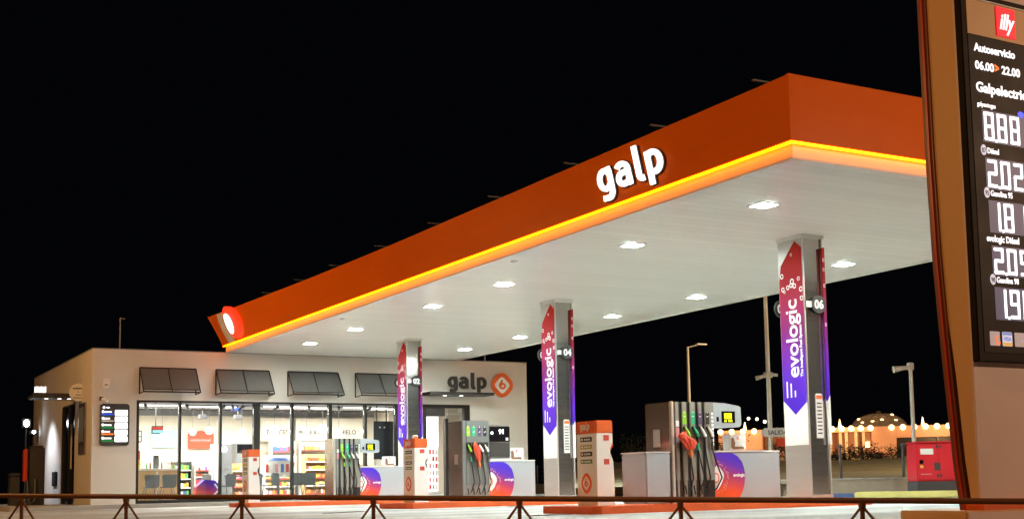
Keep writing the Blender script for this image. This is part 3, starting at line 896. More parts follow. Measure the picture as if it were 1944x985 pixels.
# picture boxes on the cabinets
for k, (x, y, z, lab) in {3: (2.21, 4.45, 1.0, 'small white picture box on the cabinet nearest the price sign'), 2: (2.69, 13.5, 1.06, 'small white picture box right of the black payment screen'), 1: (3.24, 22.5, 1.11, 'small white picture box on the farthest grey cabinet')}.items():
    t = thing('glove_dispenser', lab, 'dispenser', (x + .18, y + .1, z), 'picture boxes on the pump cabinets')
    MB().box(x, x + .37, y, y + .20, z + .02, z + .29, .012).build('box', 'white_paint', t)
    fm = frontm(x, y - .0015, z)
    MB(fm).prism([(.03, .05), (.10, .05), (.12, .14), (.08, .24), (.03, .22)], 0, .002).prism([(.05, .03), (.32, .03), (.30, .08), (.08, .075)], 0, .002).build('picture', 'pk_brown', t)
    MB(fm).stroke(arc(.24, .15, .055, .06, 0, 340, 14), .022, 0, .002).build('picture', 'lamp_frame', t)
    MB(fm).prism([(.15, .2), (.2, .19), (.21, .25), (.16, .26)], 0, .002).build('picture', 'pk_pink', t)
t = thing('paper_box', 'small cream box left of the picture box on the farthest cabinet', 'box', (3.05, 22.6, 1.11))
MB().box(2.98, 3.14, 22.5, 22.7, 1.112, 1.30, .01).build('box', 'shop_wall', t)
MB().box(3.0, 3.12, 22.55, 22.65, 1.301, 1.32).build('lid', 'wood', t)

# plastic bags tied over nozzles
def bag(c, tilt, wx, wy, h, label, seed):
    """crumpled bag: wide gathered top, narrowing to a knotted orange tail; c = top centre"""
    rr = random.Random(seed)
    t = thing('plastic_bag', label, 'plastic bag', c)
    NU, NV = 28, 16; vs = []; fs = []
    ph1, ph2 = rr.uniform(0, 6), rr.uniform(0, 6)
    for j in range(NV + 1):
        q = j / NV
        r = math.sin(min(1, q * 3.2) * math.pi / 2) ** .7 * (1 - q) ** .55 + .10 * q
        for i in range(NU):
            a = 2 * math.pi * i / NU
            fold = 1 + .13 * math.sin(5 * a + ph1 + 3 * q) + .09 * math.sin(9 * a + ph2 - 5 * q) + rr.uniform(-.04, .04)
            vs.append((c[0] + tilt[0] * q + wx * r * fold * math.cos(a), c[1] + tilt[1] * q + wy * r * fold * math.sin(a), c[2] - h * q - .35 * wx * math.cos(a) * (1 - q)))
    for j in range(NV):
        for i in range(NU): fs.append((j * NU + i, (j + 1) * NU + i, (j + 1) * NU + (i + 1) % NU, j * NU + (i + 1) % NU))
    fs += [tuple(range(NU)), tuple(NV * NU + i for i in range(NU - 1, -1, -1))]
    m = MB(); m._add(vs, fs); m.build('bag', 'red_plastic', t)
    e = (c[0] + tilt[0], c[1] + tilt[1], c[2] - h)
    MB().tube([(e[0], e[1], e[2] + .03), (e[0] + .01, e[1], e[2] - .05), (e[0] + .02, e[1], e[2] - .12)], [.018, .04, .015], 8).build('knot', 'bag_tail', t)
bag((1.02, 4.09, 1.27), (.06, -.01), .19, .10, .27, 'crumpled red plastic bag over a nozzle on the nearest pump front', 1)
bag((.16, 5.22, 1.20), (-.02, .0), .12, .10, .18, 'red plastic bag sticking out behind the nearest pump, above the short cabinet', 2)
bag((1.60, 13.12, 1.47), (.07, -.01), .10, .08, .46, 'long red plastic bag over the second nozzle of the slate pump', 3)

# narrow drain channels in the forecourt slab
for (u0, v0, u1, v1, lb) in ((622, 974, 690, 970, 'short dark drain grate in the concrete behind the railing, left of the middle island'), (1010, 979, 1075, 976, 'short dark drain grate in the concrete between the middle and nearest islands')):
    A_ = CAM + ray(u0, v0) * (-CAM.z / ray(u0, v0).z); B_ = CAM + ray(u1, v1) * (-CAM.z / ray(u1, v1).z)
    d_ = (B_ - A_); ln_ = d_.length; d_.normalize(); n_ = Vector((-d_.y, d_.x, 0))
    gm_ = Matrix(((d_.x, n_.x, 0, A_.x), (d_.y, n_.y, 0, A_.y), (0, 0, 1, 0.004), (0, 0, 0, 1)))
    t = thing('drain_grate', lb, 'drain', A_)
    MB(gm_).box(0, ln_, -.12, .12, 0, .006).build('strip_base', 'rubber', t)
    g_ = MB(gm_); q = .05
    while q < ln_ - .05: g_.box(q, q + .03, -.11, .11, .0065, .012); q += .09
    g_.build('bars', 'steel_soft', t)
# ================================================================== SHOP
XL, XR, YF, HB = -4.14, 11.27, 28.1, 4.947
shop = thing('shop_building', 'low pale shop building with a long glass front behind the canopy', 'building', (XL, YF, 0))
WT = 3.37
mb = MB()
mb.box(XL, -2.8, YF, YF + .25, .12, HB)
mb.box(-2.8, 6.32, YF, YF + .25, WT, HB)
mb.box(6.32, 7.05, YF, YF + .25, .12, HB)
mb.box(7.05, 8.92, YF, YF + .25, WT, HB)
mb.box(8.92, XR, YF, YF + .25, .12, HB)
mb.build('front_wall', 'wall_paint', shop)
MB().box(-2.8, 6.32, YF + .02, YF + .24, .12, .22).build('window_sill', 'black_frame', shop)
sw = MB()
sw.box(XL, XL + .25, YF + .252, 31.0, .12, HB).box(XL, XL + .25, 31.0, 33.6, 3.45, HB).box(XL, XL + .25, 33.6, 39.9, .12, HB)
sw.build('side_wall', 'wall_side', shop)
MB().box(XR - .25, XR, YF + .252, 39.9, .12, HB).box(XL + .252, XR - .252, 39.65, 39.9, .12, HB).build('rear_wall', 'wall_side', shop)
MB().box(XL - .02, XR + .02, YF - .02, YF + .27, HB + .001, HB + .03).box(XL - .02, XL + .27, YF + .272, 39.9, HB + .001, HB + .03).build('coping', 'coping', shop)
MB().box(XL + .252, XR - .252, YF + .252, 39.64, 3.80, 3.95).build('roof', 'shop_ceiling', shop)
MB().box(XL + .252, XR - .252, YF + .252, 39.64, .12, .16).build('floor', 'floor_tile', shop)
MB().box(XL + .26, 8.0, 34.97, 35.0, 3.28, 3.79).build('upper_wall', 'duct', shop)
MB().box(XL + .26, 8.0, 35.0, 35.15, .161, 3.79).box(8.0, XR - .26, 33.4, 33.55, .161, 3.79).box(8.0, 8.12, 33.552, 34.998, .161, 3.79).build('inner_wall', 'shop_wall', shop)
MB().box(-3.3, -3.15, YF + .26, 34.9, .161, 3.79).build('inner_wall', 'shop_wall', shop)
# window bays
bars = [(-2.80, .09), (-1.46, .07), (-.15, .07), (.98, .20), (2.26, .08), (3.58, .11), (4.87, .09), (6.02, .28)]
for (x, ww) in bars:
    MB().box(x, x + ww, YF + .03, YF + .22, .222, WT - .062).build('mullion', 'black_frame', shop)
MB().box(-2.8, 6.32, YF - .01, YF + .22, WT - .06, WT - .002).build('window_head', 'black_frame', shop)
for i in range(len(bars) - 1):
    MB().box(bars[i][0] + bars[i][1] + .001, bars[i + 1][0] - .001, YF + .12, YF + .128, .224, WT - .064).build('window_pane', 'glass', shop)
# door opening
MB().box(7.05, 7.20, YF + .03, YF + .22, .13, WT - .002).box(8.70, 8.92, YF + .03, YF + .22, .13, WT - .002).box(7.94, 8.06, YF + .03, YF + .22, .13, WT - .5).box(7.2, 8.7, YF + .03, YF + .22, WT - .12, WT - .002).build('door_frame', 'black_frame', shop)
MB().box(7.2, 7.94, YF + .06, YF + .16, 2.96, WT - .122).build('door_header', 'dark_metal', shop)
MB().box(8.06, 8.70, YF + .10, YF + .11, .14, WT - .122).build('door_pane', 'glass', shop)
MB().box(6.95, 9.47, YF - .85, YF - .002, 3.66, 3.76).build('door_canopy', 'dark_metal', shop)
for xx in (7.7, 8.35):
    MB().cyl((xx, YF - .45), .07, 3.645, 3.659, 14).build('canopy_downlight', 'tube_light', shop)
emblem(shop, frontm(10.19, YF - .055, 4.10), .53, .05, 'orange_paint', 'white_print', 'orange_paint')
galp_letters(MB(frontm(8.02, YF - .05, 3.98) @ Matrix.Diagonal((1.13, 1, 1, 1))), .385, .30, 0, .045).build('wall_lettering', 'dark_metal', shop)
# awnings
for i, xa in enumerate((-2.72, -.30, 2.12, 4.52)):
    lab = ['leftmost dark awning, above the shop window beside the lit price display', 'second dark awning from the left, partly lit orange by the canopy edge', 'third dark awning from the left above the glass front', 'fourth dark awning, partly behind the farthest canopy column'][i]
    t = thing('window_awning', lab, 'awning', (xa + .88, YF, 3.6), 'dark sloping awnings on the shop front')
    xb = xa + 1.77; zt, zb_ = 4.40, 3.60; dpt = .62; yb = YF - dpt; y0 = YF - .012
    fr = MB()
    for x in (xa, xb): fr.bar((x, y0, zb_ - .03), (x, y0, zt), .03).bar((x, y0, zt), (x, yb, zb_), .026).bar((x, y0, zb_ - .03), (x, yb, zb_), .022)
    fr.bar((xa, y0, zt), (xb, y0, zt), .03).bar((xa, yb, zb_), (xb, yb, zb_), .03).bar((xa, yb + .01, zb_ + .075), (xb, yb + .01, zb_ + .075), .016).bar((xa + .88, y0 - .005, zt), (xa + .88, yb - .0, zb_ + .01), .02)
    fr.build('frame', 'black_frame', t)
    v = [(xa + .012, y0 - .01, zt - .018), (xb - .012, y0 - .01, zt - .018), (xb - .012, yb + .065, zb_ + .068), (xa + .012, yb + .065, zb_ + .068)]
    m = MB(); m._add([(p[0], p[1], p[2]) for p in v] + [(p[0], p[1] - .004, p[2] - .006) for p in v], [(0, 1, 2, 3), (7, 6, 5, 4), (0, 4, 5, 1), (1, 5, 6, 2), (2, 6, 7, 3), (3, 7, 4, 0)])
    m.build('fabric', 'awning_fabric', t)
# small wall things
t = thing('alarm_box', 'small pale alarm box on the wall above the price display', 'alarm box', (-3.75, YF, 3.86))
MB().box(-3.86, -3.63, YF - .10, YF - .002, 3.70, 4.03, .02).build('case', 'lamp_frame', t)
MB(frontm(-3.75, YF - .101, 3.80)).prism([(-.05, 0), (.05, 0), (.05, .05), (-.05, .05)], 0, .003).build('grille', 'pump_grey', t)
t = thing('security_camera', 'small white security camera at the corner of the lit price display', 'camera', (-3.9, YF, 3.36))
MB().cyl((-3.88, YF - .06), .06, 3.34, 3.45, 12).build('mount', 'dark_metal', t)
MB().tube([(-3.86, YF - .10, 3.37), (-3.74, YF - .28, 3.31)], .05, 10).build('body', 'lamp_frame', t)
# price display on the wall
t = thing('price_display', 'dark rounded fuel price display with five lit rows on the shop wall', 'price display', (-3.46, YF, 2.6))
fm = frontm(-3.47, YF - .002, 2.60)
def rrect(x0, x1, y0, y1, r, n=5):
    return arc(x1 - r, y1 - r, r, r, 0, 90, n) + arc(x0 + r, y1 - r, r, r, 90, 180, n) + arc(x0 + r, y0 + r, r, r, 180, 270, n) + arc(x1 - r, y0 + r, r, r, 270, 360, n)
MB(fm).prism(rrect(-.44, .44, -.66, .64, .09), 0, .08).build('housing', 'dark_metal', t)
MB(fm).prism(arc(-.33, .52, .04, .04, 0, 330, 11), .0805, .084).prism(rrect(-.26, -.16, .495, .54, .02), .0805, .084).build('emblem', 'panel_text', t)
for q, (c, pr) in enumerate((('price_blue', '0.909'), ('lamp_frame', '2.029'), ('price_green', '1.819'), ('panel_orange', '2.099'), ('price_green', '1.989'))):
    zz = .36 - q * .205
    b = MB(fm).prism(rrect(.0, .38, zz - .085, zz + .085, .02), .0805, .084).build('price_box', 'led_digit', t)
    text_mb(fm @ Matrix.Translation((.19, zz - .06, .0845)), pr, .165, .002, .0, 'CENTER', sx=.85).build('digits', 'card_blue', b)
    MB(fm).prism([(-.40, zz - .075), (-.04, zz - .075), (-.04, zz - .03), (-.40, zz - .03)], .0805, .084).build('colour_bar', c, t)
    MB(fm).prism(arc(-.36, zz + .03, .04, .045, 0, 330, 9), .0845, .087).prism([(-.33, zz + .0), (-.10 - .05 * (q % 2), zz + .0), (-.10 - .05 * (q % 2), zz + .045), (-.33, zz + .045)], .0845, .087).build('fuel_name', 'panel_text', t)

# side entrance: ledge, letters, disc sign, dark door
t = thing('side_canopy', 'thin dark flat ledge with small downlights above the side entrance', 'ledge', (-4.9, 30.4, 3.5))
MB().box(-5.57, XL - .002, 30.0, 31.3, 3.55, 3.64).build('slab', 'dark_metal', t)
MB().box(-5.60, XL - .003, 29.96, 29.998, 3.52, 3.68).build('front_trim', 'dark_metal', t)
for xx in (-5.1, -4.7, -4.4): MB().cyl((xx, 30.6), .06, 3.54, 3.549, 12).build('downlight', 'tube_light', t)
t = thing('lit_letters', 'short white glowing letter sign standing on the side ledge', 'sign', (-5.4, 30.05, 3.69))
lg = MB(frontm(-5.55, 30.0, 3.69))
for q in range(3): lg.prism([(q * .12, 0), (q * .12 + .10, .01), (q * .12 + .10, .20), (q * .12, .18)], 0, .05)
lg.build('letters', 'sign_glow', t)
t = thing('round_sign', 'round white sign with small dark lettering left of the building corner', 'sign', (-4.25, 29.85, 3.7))
fm = frontm(-4.25, 29.9, 3.71)
d = MB(fm).prism(arc(0, 0, .275, .285, 0, 350, 35), 0, .05).build('disc', 'white_paint', t)
MB(fm).box(-.02, .38, .02, .14, -.04, -.005).build('bracket', 'dark_metal', t)
pr = MB(fm)
for (zz, a, b, st) in ((.10, -.16, .16, .055), (-.0, -.02, .02, .035), (-.10, -.07, .07, .035), (-.19, -.15, .15, .035)):
    x = a
    rr = random.Random(int(zz * 100) + 50)
    while x < b:
        ww = rr.uniform(.02, .04); pr.prism([(x, zz), (x + ww, zz), (x + ww, zz + st * rr.uniform(.7, 1)), (x, zz + st)], .0505, .053); x += ww + .012
pr.build('small_print', 'dark_metal', d)
t = thing('side_door', 'tall dark glazed side door in the brown lit wall', 'door', (XL, 32.3, .12))
MB().box(XL + .02, XL + .2, 31.0, 31.15, .12, 3.45).box(XL + .02, XL + .2, 33.45, 33.6, .12, 3.45).box(XL + .02, XL + .2, 32.2, 32.32, .12, 3.45).build('frame', 'black_frame', t)
MB().box(XL + .08, XL + .1, 31.15, 33.45, .12, 3.45).build('leaf', 'screen_black', t)
MB(leftm(XL + .078, 31.95, 1.3)).prism([(-.35, 0), (.0, 0), (.0, 1.5), (-.35, 1.5)], 0, .004).build('pale_strip', 'shop_wall', t)  # pale upright strip set on the dark door leaf
t = thing('wall_notice', 'narrow dark notice frame on the side wall near the building corner', 'notice', (XL, 29.5, 1.7))
MB().box(XL - .05, XL - .002, 29.0, 30.1, 1.72, 3.35, .01).build('frame', 'steel_wall', t)
MB().box(XL - .06, XL - .051, 29.2, 29.95, 2.1, 3.2).build('sheet', 'seat_grey', t)
t = thing('wall_vent', 'small black vent low on the side wall behind the dark cabinet', 'vent', (XL, 34.6, 1.0))
MB().box(XL - .06, XL - .002, 34.2, 35.0, .75, 1.25, .01).build('hood', 'black_frame', t)
MB().box(XL - .075, XL - .061, 34.3, 34.9, .8, 1.2).build('grille', 'dark_metal', t)
# flood lamps lighting the side wall
for (p, lab, es) in (((-4.70, 37.8, 2.95), 'bright white floodlight on a short pole left of the building', 1), ((-4.32, 38.6, 2.75), 'smaller white lamp just left of the building side wall', 0)):
    t = thing('flood_lamp', lab, 'lamp', (p[0], p[1], .0))
    MB().cyl((p[0], p[1]), .03, 0, p[2] - .02, 8).build('pole', 'dark_metal', t)
    MB().box(p[0] - .16, p[0] + .16, p[1] - .10, p[1] - .0, p[2] - .02, p[2] + (.34 if es else .14), .02).build('head', 'dark_metal', t)
    MB().ball((p[0], p[1] - .12, p[2] + (.16 if es else .07)), .10 if es else .06, 12, 8, sy=.5, sz=1.3 if es else 1).build('lens', 'flood_glow', t)
ld = bpy.data.lights.new('flood_lamp_beam', 'SPOT'); ld.energy = 420; ld.color = (.80, .87, 1); ld.spot_size = math.radians(95); ld.spot_blend = .8; ld.shadow_soft_size = .15
lo = bpy.data.objects.new('flood_lamp_beam', ld); COL.objects.link(lo); lo.location = (-5.6, 35.6, 3.3)
lo.rotation_euler = (Vector((-4.14, 35.4, 1.2)) - Vector(lo.location)).to_track_quat('-Z', 'Y').to_euler()
# air and water unit
t = thing('air_water_unit', 'black service cabinet with a red strip and hose near the left edge', 'cabinet', (-4.2, 32.9, 0))
q0 = onY(57, 850, 33.0); q1 = onY(86, 850, 33.0)
MB().box(q0.x, q1.x, 33.0, 33.8, .0, 2.05, .02).build('body', 'gen_dark', t)
r0 = onY(46, 850, 33.0)
MB().box(r0.x, r0.x + .12, 32.95, 33.3, .9, 2.0, .03).build('strip', 'board_red', t)
MB().tube([(r0.x + .1, 32.9, .95), (r0.x + .12, 32.85, .5), (r0.x + .2, 32.85, .15), (r0.x + .35, 32.85, .3), (r0.x + .36, 32.95, 1.0)], .03, 8).build('hose', 'seat_grey', t)
MB().box(q0.x + .05, q1.x - .05, 33.1, 33.7, 2.051, 2.12).build('lid', 'dark_metal', t)
t = thing('dark_bin', 'dark waste bin at the far left edge beside the black cabinet', 'bin', (-5.1, 33.2, 0))
z0 = onY(20, 900, 33.2).x; z1 = onY(38, 900, 33.2).x
MB().box(z0, z1, 33.2, 33.8, 0, 1.1, .03).build('body', 'gen_dark', t)
MB().box(z0 - .02, z1 + .02, 33.18, 33.82, 1.101, 1.2, .02).build('lid', 'dark_metal', t)
# roof masts
for (x, y, zt, lab) in ((-2.14, 34, 6.73, 'thin mast on the roof above the leftmost awning'), (13.85, 36.5, 6.35, 'thin mast rising behind the right end of the shop')):
    t = thing('roof_mast', lab, 'mast', (x, y, 4.45 if x < 5 else 0), 'thin masts')
    MB().cyl((x, y), .025, 4.45 if x < 5 else 0, zt, 8).build('pole', 'coping', t)
    MB().bar((x - .0, y, zt - .03), (x + .18, y, zt - .03), .03).build('cross_arm', 'coping', t)

# ------------------------------------------------------------------ shop interior
CE = 3.95
tb = 0
for (x, y, ln) in ((-2.4, 30.0, 1.6), (-.4, 31.2, 1.7), (1.9, 30.0, 1.6), (2.9, 31.2, 1.8), (4.9, 30.2, 1.7), (-1.6, 32.8, 1.9), (1.4, 32.6, 1.9), (4.0, 33.0, 1.9), (6.2, 31.6, 1.6), (7.4, 30.4, 1.2)):
    t = thing('strip_light', 'slim white strip light under the dark shop ceiling', 'strip light', (x, y, 3.6), 'strip lights inside the shop')
    zt = 3.30 + .04 * (y - 30)
    MB().box(x, x + ln, y, y + .12, zt + .045, zt + .09).build('housing', 'lamp_frame', t)
    MB().box(x + .02, x + ln - .02, y + .01, y + .11, zt + .02, zt + .044).build('tube', 'tube_light', t)
for (y, z, r, lab) in ((30.7, 3.52, .13, 'round grey air duct under the shop ceiling, nearest the glass'), (32.3, 3.55, .18, 'thicker grey air duct further inside the shop')):
    tag(MB().tube([(-3.1, y, z), (7.8, y, z)], r, 14).build('air_duct', 'duct'), lab, 'duct')
tag(MB().box(-3.1, 7.8, 29.4, 29.46, 3.50, 3.56).box(-3.1, 7.8, 33.8, 33.86, 3.45, 3.5).build('ceiling_rail', 'shelf_dark'), 'thin dark lighting rail along the shop ceiling', 'rail')
for i in range(6):
    x = -2.2 + i * 1.75
    lg_ = bpy.data.lights.new('shop_ceiling_light', 'AREA'); lg_.shape = 'RECTANGLE'; lg_.size = 1.5; lg_.size_y = 3.6
    lg_.energy = P_SHOP; lg_.color = (1, .93, .82)
    o = bpy.data.objects.new('shop_ceiling_light', lg_); COL.objects.link(o); o.location = (x, 31.6, 3.28)
# spot heads on the rail
for i, x in enumerate((-2.5, -2.25, .35, .62, 1.0, 3.3, 5.6, -.9, 2.2, 4.4)):
    t = thing('track_spotlight', 'small black spotlight hanging from the lighting rail', 'spotlight', (x, 29.5, 3.4), 'black spotlights on the lighting rail')
    MB().bar((x, 29.43, 3.3), (x, 29.43, 3.5), .025).build('stem', 'shelf_dark', t)
    MB().tube([(x, 29.36, 3.30), (x + (.1 if i % 2 else -.1), 29.6, 3.17)], .05, 10).build('head', 'shelf_dark', t)
for (x, lb) in ((-2.45, 'black projector box under the ceiling behind the leftmost pane'), (.10, 'black projector box under the ceiling above the red board'), (1.35, 'black projector box under the ceiling above the dark fridge')):
    t = thing('ceiling_projector', lb, 'projector', (x, 31.6, 3.1))
    MB().box(x, x + .24, 31.5, 31.8, 2.98, 3.14, .01).build('housing', 'shelf_dark', t)
    MB().bar((x + .12, 31.65, 3.14), (x + .12, 31.65, 3.7), .03).build('stem', 'shelf_dark', t)
tag(MB().box(-3.1, 7.8, 30.2, 30.26, 3.36, 3.39).box(-3.1, 7.8, 32.9, 32.97, 3.36, 3.40).build('cable_tray', 'shelf_dark'), 'thin black cable trays running the length of the shop ceiling', 'cable tray')
# globe pendants
for i, (u, v, r) in enumerate(((308, 817, .13), (366, 820, .11), (397, 817, .13), (459, 818, .10), (521, 815, .15), (552, 820, .10), (582, 819, .10), (612, 814, .16), (643, 819, .10), (690, 818, .09))):
    y = 30.8 + (.9 if r < .12 else 0)
    p = onY(u, v, y)
    t = thing('globe_pendant', ['round white glowing pendant globe in front of the blue screen', 'white pendant globe over the left side of the red board', 'white pendant globe over the right side of the red board', 'white pendant globe above the dark grey fridge', 'large white pendant globe left of the second lettered panel', 'small white pendant globe beside the window bar, left of the middle lettered panel', 'small white pendant globe on the left of the middle lettered panel', 'largest white pendant globe, right of the middle lettered panel', 'small white pendant globe left of the rightmost lettering', 'small white pendant globe right of the rightmost lettering'][i], 'pendant lamp', p, 'globe pendants in the shop')
    MB().ball(p, r, 18, 12).build('globe', 'globe_glow', t)
    MB().cyl((p.x, p.y), .006, p.z + r, 3.5, 6).build('cord', 'shelf_dark', t)
# back wall boards
def wall_board(name, label, cat, x0, x1, y, z0, z1, m, d=.05):
    return tag(MB().box(x0, x1, y, y + d, z0, z1, .008).build(name, m), label, cat)
wall_board('wall_screen', 'wide pale blue screen on the shop back wall', 'screen', -.80, .20, 34.85, 2.10, 2.72, 'screen_blue')
bd = wall_board('wall_board', 'red board with a curved top on the shop back wall', 'board', .55, 1.50, 34.85, 2.05, 2.62, 'board_red')
MB(frontm(1.02, 34.848, 2.62)).prism([(-.2, 0)] + arc(0, 0, .2, .10, 180, 0, 10) + [(.2, 0)], -.05, 0).build('curved_top', 'board_red', bd)
rr = random.Random(9); m = MB(frontm(.62, 34.847, 2.30))
for q in range(12): m.prism([(q * .065, rr.uniform(0, .05)), (q * .065 + .04, rr.uniform(0, .05)), (q * .065 + .04, .08 + rr.uniform(0, .06)), (q * .065, .08)], 0, .002)
m.build('lettering', 'pk_pink', bd)
t = thing('menu_screen', 'small dark menu screen at the left end inside the shop', 'screen', (-2.35, 31, 2.4))
MB().box(-2.62, -2.12, 30.4, 30.45, 2.12, 2.52, .01).build('frame', 'shelf_dark', t)
MB().box(-2.58, -2.16, 30.394, 30.399, 2.33, 2.48).box(-2.58, -2.16, 30.394, 30.399, 2.16, 2.30).build('rows', 'pk_white', t)
t = thing('hanging_screen', 'small television hanging from a dark pole near the left window', 'television', (-1.62, 30.2, 2.3))
MB().bar((-1.72, 30.2, 2.66), (-1.72, 30.2, 3.5), .03).build('pole', 'shelf_dark', t)
MB().box(-1.86, -1.46, 30.16, 30.2, 2.40, 2.66, .01).build('frame', 'shelf_dark', t)
MB().box(-1.83, -1.49, 30.155, 30.159, 2.53, 2.63).build('picture', 'pk_red', t)
MB().box(-1.83, -1.49, 30.155, 30.159, 2.43, 2.52).build('picture', 'screen_blue', t)
tag(MB().box(-.1 + .85, .25 + .85, 29.9, 29.95, 3.18, 3.27).build('blue_sign', 'blue_glow'), 'small glowing blue strip sign by the thick window post', 'sign')
for (x0, x1, s_, sub, off) in ((3.24, 4.54, 'DULCES', 1, .0), (4.62, 5.93, 'PICAR & GO', 1, 0), (6.10, 7.42, 'HIELO', 1, 0)):
    t = thing('lettered_panel', 'cream wall panel above the shelves reading %s' % s_, 'sign panel', ((x0 + x1) / 2, 34.6, 2.3), 'lettered cream panels on the back wall')
    MB().box(x0, x1, 34.6, 34.72, 2.32, 3.2).build('board', 'shop_wall', t)
    text_mb(frontm((x0 + x1) / 2, 34.598, 2.58), s_, .24 if len(s_) < 8 else .20, .004, .006, 'CENTER').build('lettering', 'shelf_dark', t)
    m = MB(frontm((x0 + x1) / 2, 34.598, 2.48)); q = -.16
    while q < .16: m.prism([(q, 0), (q + .025, 0), (q + .025, .035), (q, .035)], 0, .003); q += .037
    m.build('small_print', 'pump_slate', t)
# shelf units with goods
PK = ['pk_red', 'pk_blue', 'pk_yellow', 'pk_green', 'pk_white', 'pk_pink', 'pk_brown', 'pk_purple', 'pk_orange']
def shelf_unit(name, label, cat, x0, x1, y, z0, z1, n, sm='shelf_white', pk=None, ppl='', grp='', step=.13, seed=0, h=.16, dp=.4):
    t = thing(name, label, cat, ((x0 + x1) / 2, y + dp / 2, z0))
    MB().box(x0, x1, y + dp, y + dp + .03, z0, z1).build('back_panel', sm, t)
    MB().box(x0, x0 + .03, y, y + dp - .001, z0, z1).build('side_panel', sm, t)
    MB().box(x1 - .03, x1, y, y + dp - .001, z0, z1).build('side_panel', sm, t)
    rr = random.Random(seed)
    for k in range(n):
        zz = z0 + .1 + (z1 - z0 - .12) * k / n
        MB().box(x0 + .031, x1 - .031, y + .01, y + dp - .002, zz, zz + .025).build('shelf', sm, t)
        MB().box(x0 + .031, x1 - .031, y + .002, y + .009, zz, zz + .04).build('price_rail', 'pk_red' if rr.random() < .3 else 'pk_white', t)
        x = x0 + .05; base = rr.choice(pk or PK)
        while x < x1 - .1:
            ww = rr.uniform(step * .6, step); hh = min(h, (z1 - z0) / n - .06) * rr.uniform(.7, 1)
            if x + ww > x1 - .04: break
            c = base if rr.random() < .3 else rr.choice(pk or PK)
            tag(MB().box(x, x + ww * .9, y + .03, y + .2, zz + .026, zz + .026 + hh, .006).build('snack_packet', c), ppl, 'packet', grp)
            x += ww
    return t
shelf_unit('chilled_shelf', 'lit chiller shelf with colourful packs under the first lettered panel', 'shelf unit', 3.50, 4.45, 34.1, .17, 2.30, 5, 'shelf_white', ['pk_blue', 'pk_red', 'pk_purple', 'pk_pink', 'pk_white'], 'small colourful packet in the chiller under the first lettered panel', 'packets in the chiller', .13, 1, .2)
shelf_unit('snack_shelf', 'wide white snack shelf under the middle lettered panel', 'shelf unit', 4.62, 5.93, 34.1, .17, 2.28, 6, 'shelf_white', ['pk_yellow', 'pk_brown', 'pk_white', 'pk_orange', 'pk_red'], 'small packet on the white snack shelf under the middle lettered panel', 'packets on the snack shelf', .12, 2, .18)
shelf_unit('gondola_shelf', 'low display shelf full of sweets behind the orange capped post', 'shelf unit', 2.75, 3.95, 32.6, .17, 1.72, 5, 'shelf_white', ['pk_yellow', 'pk_orange', 'pk_pink', 'pk_red', 'pk_white'], 'small packet on the low sweets shelf in the middle of the shop', 'packets on the low sweets shelf', .12, 3, .17)
shelf_unit('gondola_shelf', 'low wooden edged shelf of snacks left of the small fuel pump', 'shelf unit', 4.15, 5.20, 32.2, .17, 1.75, 5, 'wood', ['pk_orange', 'pk_yellow', 'pk_brown', 'pk_pink', 'pk_white'], 'small packet on the low wooden shelf behind the glass', 'packets on the low wooden shelf', .12, 4, .17)
shelf_unit('gondola_shelf', 'narrow white shelf of goods left of the tall white banner', 'shelf unit', -.05, .48, 31.6, .17, 1.40, 5, 'shelf_white', ['pk_brown', 'pk_red', 'pk_purple', 'pk_white'], 'small packet on the narrow shelf beside the white banner', 'packets on the narrow shelf', .12, 5, .15)
shelf_unit('gondola_shelf', 'dark framed shelf of drinks behind the counter stools', 'shelf unit', -.95, -.15, 31.6, .17, 1.50, 4, 'shelf_dark', ['pk_blue', 'pk_yellow', 'pk_white', 'pk_green'], 'small drink pack on the dark framed shelf', 'packs on the dark framed shelf', .12, 6, .2)
shelf_unit('bakery_shelf', 'small wooden bakery shelf left of the orange capped post', 'shelf unit', 1.60, 2.30, 32.8, .17, 1.45, 4, 'wood', ['pk_orange', 'pk_pink', 'pk_purple', 'pk_white'], 'small packet on the wooden bakery shelf', 'packets on the bakery shelf', .14, 7, .16)
# basket and magazine rack in front
t = thing('display_basket', 'round wire display of striped packets with a blue top by the window', 'display', (2.25, 29.6, .16))
MB().cyl((2.35, 29.8), .42, .9, 1.45, 20, .46).build('basket', 'pk_white', t)
MB().cyl((2.35, 29.8), .05, .16, .9, 10).build('stand', 'leg_grey', t)
MB().cyl((2.35, 29.8), .48, 1.451, 1.56, 20, .40).build('top', 'pk_blue', t)
for q in range(7):
    a = math.radians(200 + q * 23); x = 2.35 + .47 * math.cos(a); y = 29.8 + .47 * math.sin(a)
    tag(MB().box(x - .05, x + .05, y - .02, y + .02, 1.06, 1.34, .005).build('snack_packet', ['pk_red', 'pk_white', 'pk_pink', 'pk_blue', 'pk_red', 'pk_white', 'pk_orange'][q]), 'striped packet hanging on the round blue topped display', 'packet', 'packets on the round display')
